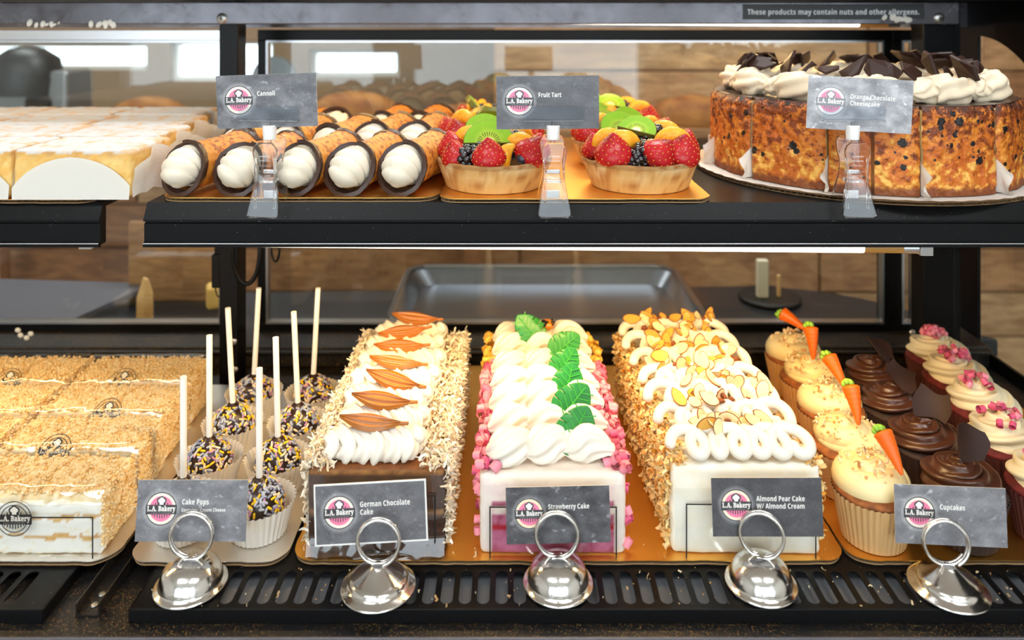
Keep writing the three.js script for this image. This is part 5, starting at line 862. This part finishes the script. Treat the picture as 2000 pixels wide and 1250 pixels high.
// ---------------------------------------------------------------- cupcakes
const cup = (() => {
  const o = {}, liner = (amp) => turned([[0.0001, 0.0004], [0.0248, 0.0004], [0.0256, 0.001], [0.0276, 0.012], [0.0302, 0.026], [0.0326, 0.038], [0.0330, 0.0405]], 252, (a, i) => (i < 2 ? 1 : 1 + (amp + 0.0034 * i) * (2 * abs(((a / TAU * 42) % 1) - 0.5) * 2 - 1)));
  o.liner = liner(0.006);
  o.crumb = (hexA, hexB) => paint(move(turned([[0.0312, 0.037], [0.0322, 0.0405], [0.0326, 0.0420], [0.0316, 0.0435], [0.028, 0.0455], [0.015, 0.049], [0.0001, 0.0495]], 72), (x, y, z, nx, ny, nz) => { const k = 0.0012 * fbm(x * 150, y * 150, z * 150, 3); return [x + nx * k, y + ny * k, z + nz * k]; }), (x, y, z) => mixC(C(hexA), C(hexB), 0.5 + 1.8 * fbm(x * 160, y * 160, z * 160, 3)));
  const spiral = (turns, r0, h, tubeR, opt, seed) => { const p = [], n = Math.round(64 * turns); for (let i = 0; i <= n; i++) { const t = i / n, a = -t * turns * TAU + seed, r = r0 * (1 - t) ** 0.85; p.push(V(cos(a) * r, h * t ** 0.9 + 0.0008 * noise(t * 20, seed, 1), sin(a) * r)); } return sweep(p, (t) => tubeR * (1 - 0.45 * t) * (t < 0.04 ? 0.6 + 10 * t : 1), opt); };
  const core = turned([[0.0001, 0], [0.026, 0], [0.026, 0.007], [0.016, 0.016], [0.0001, 0.022]], 40);
  const smoothSwirl = [0, 2].map((s) => join([spiral(2.0, 0.0232, 0.0165, 0.0142, { sides: 22, tip: 0.8 }, s), core])), starSwirl = [0, 1.7, 3.3].map((s) => join([spiral(2.5, 0.0238, 0.0205, 0.0128, { sides: 40, section: (a, t) => 1 + 0.2 * cos(6 * a + t * 30), tip: 1.2 }, s), core]));
  o.smooth = smoothSwirl; o.star = starSwirl;
  const prof = []; for (let i = 0; i <= 30; i++) { const t = i / 30; prof.push([max(0.0001, 0.0082 * min(1, (t + 0.02) ** 0.42 * (0.7 + 0.34 * t)) * (t > 0.9 ? Math.sqrt(max(0, 1 - ((t - 0.9) / 0.1) ** 2)) : 1) * (1 + 0.02 * sin(t * 50))), t * 0.034]); }
  o.carrot = move(turned(prof, 22), (x, y, z) => [x + 0.002 * sin(y * 60), y, z]);
  o.tuft = join([0, 1, 2, 3, 4, 5, 6].map((k) => new THREE.SphereGeometry(0.0025, 8, 6).scale(1, 1.15, 1).translate(cos(k * 1.05) * (k ? 0.0036 : 0), 0.0345 + (k % 3) * 0.0009, sin(k * 1.05) * (k ? 0.0036 : 0))));
  o.plate = [1, 2, 3].map((k) => { const r = rngOf(900 + k), s = new THREE.Shape([[-0.017, -0.014 + 0.004 * r()], [0.012 + 0.006 * r(), -0.016], [0.018, 0.004 + 0.006 * r()], [0.004, 0.017], [-0.014, 0.012 + 0.004 * r()]].map(([x, y]) => new THREE.Vector2(x, y))); const g = new THREE.ExtrudeGeometry(s, { depth: 0.0013, bevelEnabled: true, bevelSize: 0.0003, bevelThickness: 0.0003, bevelSegments: 1, steps: 1, curveSegments: 4 }); const sub = new THREE.PlaneGeometry(0.036, 0.032, 14, 12); 
    const top = move(sub.clone(), (x, y) => [x * (0.92 + 0.12 * sin(y * 170 + k)), y * (0.95 + 0.16 * sin(x * 140 + k * 2)), 0]); const bend = (gg, off) => move(gg, (x, y, z) => [x, y, off + 16 * x * x - 6 * y * y + 0.004 * x]); const a = bend(top.clone(), 0), b = bend(top.clone().rotateY(PI), -0.0015);
    // rim between the two faces
    const edge = []; const N = 48; const pos = [], idx = []; for (let i = 0; i <= N; i++) { const t = i / N * 4, q = t % 1, sd = Math.floor(t) % 4; const [u, v] = sd === 0 ? [-0.5 + q, -0.5] : sd === 1 ? [0.5, -0.5 + q] : sd === 2 ? [0.5 - q, 0.5] : [-0.5, 0.5 - q]; const x = u * 0.036, y = v * 0.032, X = x * (0.92 + 0.12 * sin(y * 170 + k)), Y = y * (0.95 + 0.16 * sin(x * 140 + k * 2)), Z = 16 * X * X - 6 * Y * Y + 0.004 * X; pos.push(X, Y, Z, X, Y, Z - 0.0015); } for (let i = 0; i < N; i++) idx.push(i * 2, i * 2 + 1, i * 2 + 2, i * 2 + 1, i * 2 + 3, i * 2 + 2); const e = new THREE.BufferGeometry(); e.setAttribute('position', new THREE.Float32BufferAttribute(pos, 3)); e.setAttribute('uv', new THREE.Float32BufferAttribute(new Array(pos.length / 3 * 2).fill(0), 2)); e.setIndex(idx); e.computeVertexNormals();
    return join([a, e, bend(top.clone(), -0.0015)]); });
  o.carrotCrumbs = [1, 2].map((s) => scatter(70, 950 + s, (r) => { const a = r() * TAU, q = 0.028 * Math.sqrt(r()); return { x: cos(a) * q, y: 0.0565 + 0.0165 * (1 - q / 0.028) ** 0.6, z: sin(a) * q, s: 0.6 + 0.6 * r() }; }, [...crumbPieces, shredPieces[0]], (r) => mixC(C('#f4e3b8'), C('#cf8a34'), r() ** 1.4)));
  return o;
})();
mat('linerkraft', { color: 0xcaa06a, roughness: 0.7 }); mat('linerdark', { color: 0x3a2a24, roughness: 0.6 }); mat('linerwine', { color: 0x5a2a24, roughness: 0.6 });
mat('creamcheese', { color: 0xf3dfa6, roughness: 0.45, clearcoat: 0.15, clearcoatRoughness: 0.3 }); mat('vanillacream', { color: 0xf2e3bc, roughness: 0.45 }); mat('chocfrosting', { color: 0x4b2a1b, roughness: 0.32, clearcoat: 0.25, clearcoatRoughness: 0.25 });
mat('carrotorange', { color: 0xe8660e, roughness: 0.4 }); mat('carrotgreen', { color: 0x8cc03a, roughness: 0.5 });
const cakeBrown = cup.crumb('#a8612a', '#6b3a18'), cakeRed = cup.crumb('#7a1f1a', '#4c1210'), cakeDark = cup.crumb('#3a2218', '#23140f');
{
  const rowD = [0.652, 0.718, 0.785, 0.850, 0.908], nm = ['front', 'second', 'third', 'fourth', 'rear'];
  const carrotX = [0.3065, 0.312, 0.326, 0.331, 0.334];
  carrotX.forEach((x, i) => {
    const t = thing('carrot_cupcake', `${nm[i]} carrot cupcake topped with a sugar carrot`, 'cupcake', [x, ON_DECK, -rowD[i]], 0, 'carrot cupcakes');
    mesh('paper_liner', cup.liner, M.linerkraft, t); mesh('cake', cakeBrown, M.food, t);
    const f = mesh('frosting', cup.smooth[i % 2], M.creamcheese, t); f.position.y = 0.0430; f.scale.set(1.04, 1.02, 1.04); stuff(mesh('nut_crumbs', cup.carrotCrumbs[i % 2], M.shreds, t));
    const c = mesh('sugar_carrot', cup.carrot, M.carrotorange, t); mesh('carrot_tuft', cup.tuft, M.carrotgreen, c);
    const [cx, cy, cz, rx, rz] = [[0.013, 0.0655, 0.0230, -0.62, 0.35], [0.0050, 0.0680, 0.016, -0.5, 0.10], [0.008, 0.0690, 0.016, -0.7, 0.42], [-0.003, 0.0690, 0.014, -0.35, 0.02], [0.012, 0.0740, 0.006, -0.75, 1.15]][i]; c.position.set(cx, cy, cz); c.rotation.set(rx, 0, rz, 'ZXY');
  });
  [[0.3835, 0.652], [0.386, 0.718], [0.391, 0.785], [0.400, 0.848]].forEach(([x, d], i) => {
    const t = thing('chocolate_cupcake', `${nm[i]} chocolate cupcake with swirled frosting and a chocolate plate`, 'cupcake', [x, ON_DECK, -d], 0, 'chocolate cupcakes');
    mesh('paper_liner', cup.liner, M.linerdark, t); mesh('cake', cakeDark, M.food, t);
    const f = mesh('frosting', cup.star[i % 3], M.chocfrosting, t); f.position.y = 0.0435; f.scale.y = 0.85; f.rotation.y = i * 1.3;
    const p = mesh('chocolate_plate', cup.plate[i % 3], M.darkchoc, t); const [px, py, pz, rx, ry, rz] = [[0.004, 0.080, 0.002, -0.35, 0.25, -0.2], [0.008, 0.078, -0.002, -0.75, -0.4, -0.5], [0.004, 0.078, 0.004, -0.9, 0.3, -0.7], [0.006, 0.076, 0, -1.1, 0.5, 0.3]][i]; p.position.set(px, py, pz); p.rotation.set(rx, ry, rz); p.scale.setScalar(0.86);
  });
  [[0.456, 0.652], [0.461, 0.720], [0.479, 0.786], [0.489, 0.848], [0.499, 0.903]].forEach(([x, d], i) => {
    const t = thing('red_velvet_cupcake', `${nm[i]} cupcake with cream rosette and pink chocolate curls`, 'cupcake', [x, ON_DECK, -d], 0, 'cream rosette cupcakes'), r = rngOf(970 + i);
    mesh('paper_liner', cup.liner, M.linerwine, t); mesh('cake', cakeRed, M.food, t);
    const f = mesh('frosting', cup.star[(i + 1) % 3], M.vanillacream, t); f.position.y = 0.0435; f.rotation.y = i * 2.1;
    const n = [9, 14, 11, 16, 26][i], rr = [0.016, 0.018, 0.016, 0.016, 0.013][i];
    for (let k = 0; k < n; k++) { const a = r() * TAU, q = rr * Math.sqrt(r()), m = mesh('chocolate_curl', curlPiece[k % 3], r() < 0.6 ? M.pinkchoc : M.pinkchocdeep, t); m.position.set(cos(a) * q - 0.004, 0.0755 - 0.55 * q * (q / 0.02) + 0.002 * r(), sin(a) * q + 0.003); m.rotation.set(r() * TAU, r() * TAU, r() * TAU); m.scale.setScalar(0.75 + 0.4 * r()); }
  });
}
// crumbs and fallen shavings on the boards and trays
{
  const g = scatter(260, 1200, (r) => { const k = r(); const x = -0.28 + 0.86 * r(), d = k < 0.6 ? 0.578 + 0.042 * r() : 0.625 + 0.02 * r(); if (k >= 0.6 && (x < -0.17 || x > 0.27)) return null; return { x, y: k < 0.6 ? DECK + 0.0008 : ON_DECK + 0.0006, z: -d, s: 0.2 + 0.5 * r() ** 3 }; }, [...crumbPieces, ...shredPieces], (r) => mixC(C('#e9d9b0'), C('#b98444'), r()));
  const m = stuff(mesh('fallen_crumbs', g, M.shreds, scene)); m.userData.label = 'fallen crumbs and shreds scattered over the tray and boards'; m.userData.category = 'crumbs';
}

// ---------------------------------------------------------------- kitchen behind the rear doors
{ // plank wall: each board its own piece
  const wall = new THREE.Group(); wall.name = 'wall_plank'; wall.userData.kind = 'structure'; scene.add(wall);
  const Z = -2.05; mesh('backing', span(-0.05, RX1, 0, RH, Z - 0.12, Z - 0.02), M.plankB, wall); mesh('backing', span(RX0, -0.05, 0, 0.80, Z - 0.12, Z - 0.02), M.plankB, wall);
  const r = rngOf(61), mats = [M.plankA, M.plankB, M.plankC], lens = [0.62, 0.8, 1.0], geo = lens.map((l) => { const g = new RoundedBoxGeometry(l - 0.006, 0.112, 0.02, 1, 0.003); return boxUV(g, 1.6); });
  for (let row = 0; row < 14; row++) { let x = row < 6 ? -2.2 - 0.3 * (row % 3) : -0.05; const y = 0.18 + row * 0.118; while (x < 2.0) { const k = Math.floor(r() * 3), m = mesh('plank', geo[k], mats[Math.floor(r() * 3)], wall); m.position.set(x + lens[k] / 2, y, Z - 0.01 + 0.004 * r()); x += lens[k]; } }
}
mat('paddlewood', { map: woodTex(7, [236, 196, 138], [196, 146, 88]), roughness: 0.6 });
mat('slategrey', { color: 0x5d5c66, roughness: 0.45, bumpMap: scaled(scuffTex, 3), bumpScale: 0.0003 });
mat('ivory', { color: 0xe9dfc9, roughness: 0.45 });
{
  const cy = EYE - 0.462, t = thing('work_counter', 'black steel work counter behind the rear glass', 'counter', [0, 0, 0]);
  const s = new THREE.Shape(); s.moveTo(-0.9, 1.115); s.lineTo(0.70, 1.115); s.lineTo(0.66, 1.16); s.bezierCurveTo(0.62, 1.28, 0.52, 1.33, 0.40, 1.335); s.lineTo(-0.9, 1.29); const g = new THREE.ExtrudeGeometry(s, { depth: 0.02, bevelEnabled: true, bevelSize: 0.003, bevelThickness: 0.003, bevelSegments: 2 }); g.rotateX(-PI / 2); g.translate(0, cy - 0.023, 0);
  mesh('worktop', boxUV(g), M.counter, t); mesh('cupboard', boxUV(span(-0.88, 0.6, 0, cy - 0.03, -1.25, -1.12)), M.blackplain, t);
  const tr = thing('sheet_pan', 'grey steel sheet pan with raised rim lying on the work counter', 'tray', [0.052, cy + 0.0008, -1.232]);
  const w = 0.47, d = 0.262, sh = (a, b, r) => roundRect(a, b, r), outer = sh(w, d, 0.04), hole = new THREE.Path(sh(w - 0.014, d - 0.014, 0.035).getPoints()); outer.holes.push(hole);
  const rim = new THREE.ExtrudeGeometry(outer, { depth: 0.004, bevelEnabled: true, bevelSize: 0.0015, bevelThickness: 0.0015, bevelSegments: 2 }); rim.rotateX(-PI / 2); rim.translate(0, 0.024, 0); mesh('rim', boxUV(rim), M.traysteel, tr);
  const pan = []; const lo = sh(w - 0.05, d - 0.05, 0.03).getPoints(), hi = sh(w - 0.012, d - 0.012, 0.035).getPoints(), pos = [], idx = []; const N = min(lo.length, hi.length); const P = (pts, i, y) => { const q = pts[Math.floor(i / N * pts.length) % pts.length]; pos.push(q.x, y, -q.y); }; for (let i = 0; i <= N; i++) { P(lo, i, 0.001); P(hi, i, 0.026); } for (let i = 0; i < N; i++) idx.push(i * 2, i * 2 + 2, i * 2 + 1, i * 2 + 1, i * 2 + 2, i * 2 + 3); const wl = new THREE.BufferGeometry(); wl.setAttribute('position', new THREE.Float32BufferAttribute(pos, 3)); wl.setIndex(idx); wl.computeVertexNormals(); mesh('wall', boxUV(wl), mat('pansteel', { color: 0x74777d, roughness: 0.32, metalness: 0.9, side: THREE.DoubleSide }), tr);
  const fl = new THREE.ShapeGeometry(sh(w - 0.05, d - 0.05, 0.03)); fl.rotateX(-PI / 2); fl.translate(0, 0.001, 0); mesh('floor_sheet', boxUV(fl), M.traysteel, tr);
  // knives standing in a dark round stand
  const k = thing('knife_stand', 'low round black stand holding upright knife handles', 'knife stand', [atX(1503, 1.27), cy + 0.0008, -1.27]);
  mesh('stand', turned([[0.0001, 0], [0.048, 0], [0.050, 0.002], [0.050, 0.006], [0.046, 0.008], [0.0001, 0.008]], 48), mat('standblack', { color: 0x0b0b0c, roughness: 0.5 }), k);
  mesh('knife_handle', new RoundedBoxGeometry(0.0185, 0.062, 0.012, 3, 0.003).translate(-0.016, 0.039, 0.012), M.ivory, k); mesh('knife_handle', new RoundedBoxGeometry(0.006, 0.036, 0.006, 2, 0.002).translate(0.012, 0.026, 0.01), M.paddlewood, k);
  const b = thing('grey_board', 'dark grey slanted board resting on the counter behind the crumb slices', 'board', [-0.83, cy + 0.004, -1.155]); b.rotation.x = 0.06;
  { const q = new THREE.Shape([[-0.12, -0.02], [0.175, -0.02], [0.235, 0.115], [-0.12, 0.14]].map(([x, y]) => new THREE.Vector2(x, y))), e = new THREE.ExtrudeGeometry(q, { depth: 0.008, bevelEnabled: true, bevelSize: 0.001, bevelThickness: 0.001, bevelSegments: 1 }); e.rotateX(-PI / 2); e.translate(0, 0.008, 0); mesh('sheet', boxUV(e), M.slategrey, b); }
  { const q = new THREE.Shape(); q.moveTo(-0.011, 0); q.lineTo(0.011, 0); q.lineTo(0.0105, 0.055); q.lineTo(0.004, 0.076); q.lineTo(-0.001, 0.078); q.lineTo(-0.010, 0.05); const e = new THREE.ExtrudeGeometry(q, { depth: 0.004, bevelEnabled: true, bevelSize: 0.001, bevelThickness: 0.001, bevelSegments: 2 }); single('wooden_spatula', boxUV(e, 3), M.paddlewood, 'pale wooden spatula blade standing behind the crumb slices', 'spatula', [atX(284, 1.14), cy + 0.002, -1.14]); }
  { const e = new RoundedBoxGeometry(0.05, 0.035, 0.03, 3, 0.006); single('butter_block', e, mat('butter', { color: 0xe6bd6a, roughness: 0.6 }), 'yellow block half hidden by the post behind the glass', 'block', [atX(432, 1.16), cy + 0.045, -1.17], 0.4); }
  { const g = span(-0.09, 0.09, 0, 0.13, -0.006, 0.006, 0.002); single('cutting_board', boxUV(g, 2), M.plankA, 'brown wooden cutting board leaning upright behind the spatula', 'cutting board', [atX(365, 1.28), cy, -1.27]); }
}
// loaves, bags and machines on a shelf farther back
mat('loafcrust', { vertexColors: true, roughness: 0.7 });
mat('machinegrey', { color: 0x8c8d90, roughness: 0.35, metalness: 0.7 }); mat('machineblack', { color: 0x1d1c1e, roughness: 0.4 });
{
  const Z = -1.86, y = 0.935, t = thing('kitchen_shelf', 'long wooden shelf carrying bread in the kitchen', 'shelf', [0, 0, 0]);
  mesh('board', boxUV(span(-2.6, 1.9, y - 0.025, y, Z - 0.18, Z - 0.02, 0.004), 1), M.plankA, t);
  for (const x of [-2.5, -1.3, -0.1, 1.05, 1.8]) mesh('leg', span(x - 0.02, x + 0.02, 0, y - 0.025, Z - 0.10, Z - 0.06), M.plankB, t);
  const loaf = paint(move(weld(new THREE.SphereGeometry(1, 28, 20)), (x, yy, z) => [x * 0.13, max(-0.02, yy * 0.07) + 0.02, z * 0.07]), (x, yy, z) => mixC(C('#b4793a'), C('#7d4519'), 0.5 + 1.4 * fbm(x * 20, yy * 20, z * 20, 3)));
  const spots = [[-0.92, 'above the sugar-dusted squares'], [-0.40, 'behind the cannoli'], [-0.12, 'between the cannoli and the Fruit Tart card'], [0.16, 'just beyond the Fruit Tart card'], [0.46, 'between the tarts and the cheesecake']];
  spots.forEach(([x, w], i) => { const l = single('bread_loaf', loaf, M.loafcrust, `brown bread loaf on the kitchen shelf, ${w}`, 'bread', [x, y, Z - 0.09], 0.3 * sin(i * 3), 'kitchen loaves'); l.scale.setScalar(0.8 + 0.2 * sin(i * 2.3)); });
  const m = thing('coffee_machine', 'grey and black machine with rounded hood in the kitchen', 'machine', [-1.20, y, Z - 0.10]);
  mesh('body', span(-0.10, 0.10, 0, 0.14, -0.06, 0.06, 0.012), M.machinegrey, m); mesh('hood', turned([[0.0001, 0.2], [0.04, 0.195], [0.075, 0.17], [0.085, 0.12], [0.08, 0.08]], 32).translate(-0.02, 0, 0.03), M.machineblack, m); mesh('dial', new THREE.CylinderGeometry(0.03, 0.03, 0.01, 24).rotateX(PI / 2).translate(0.03, 0.06, 0.065), M.machineblack, m);
  const m2 = thing('bread_slicer', 'dark round-shouldered machine in the kitchen behind the Cannoli card', 'machine', [-0.62, y, Z - 0.1]);
  mesh('body', span(-0.07, 0.07, 0, 0.10, -0.05, 0.05, 0.01), M.machineblack, m2); mesh('wheel', new THREE.CylinderGeometry(0.055, 0.055, 0.02, 32).rotateX(PI / 2).translate(0.02, 0.12, 0.02), M.machinegrey, m2);
}

scene.traverse((o) => { if (o.isLight) o.castShadow = true; });
renderer.render(scene, camera);
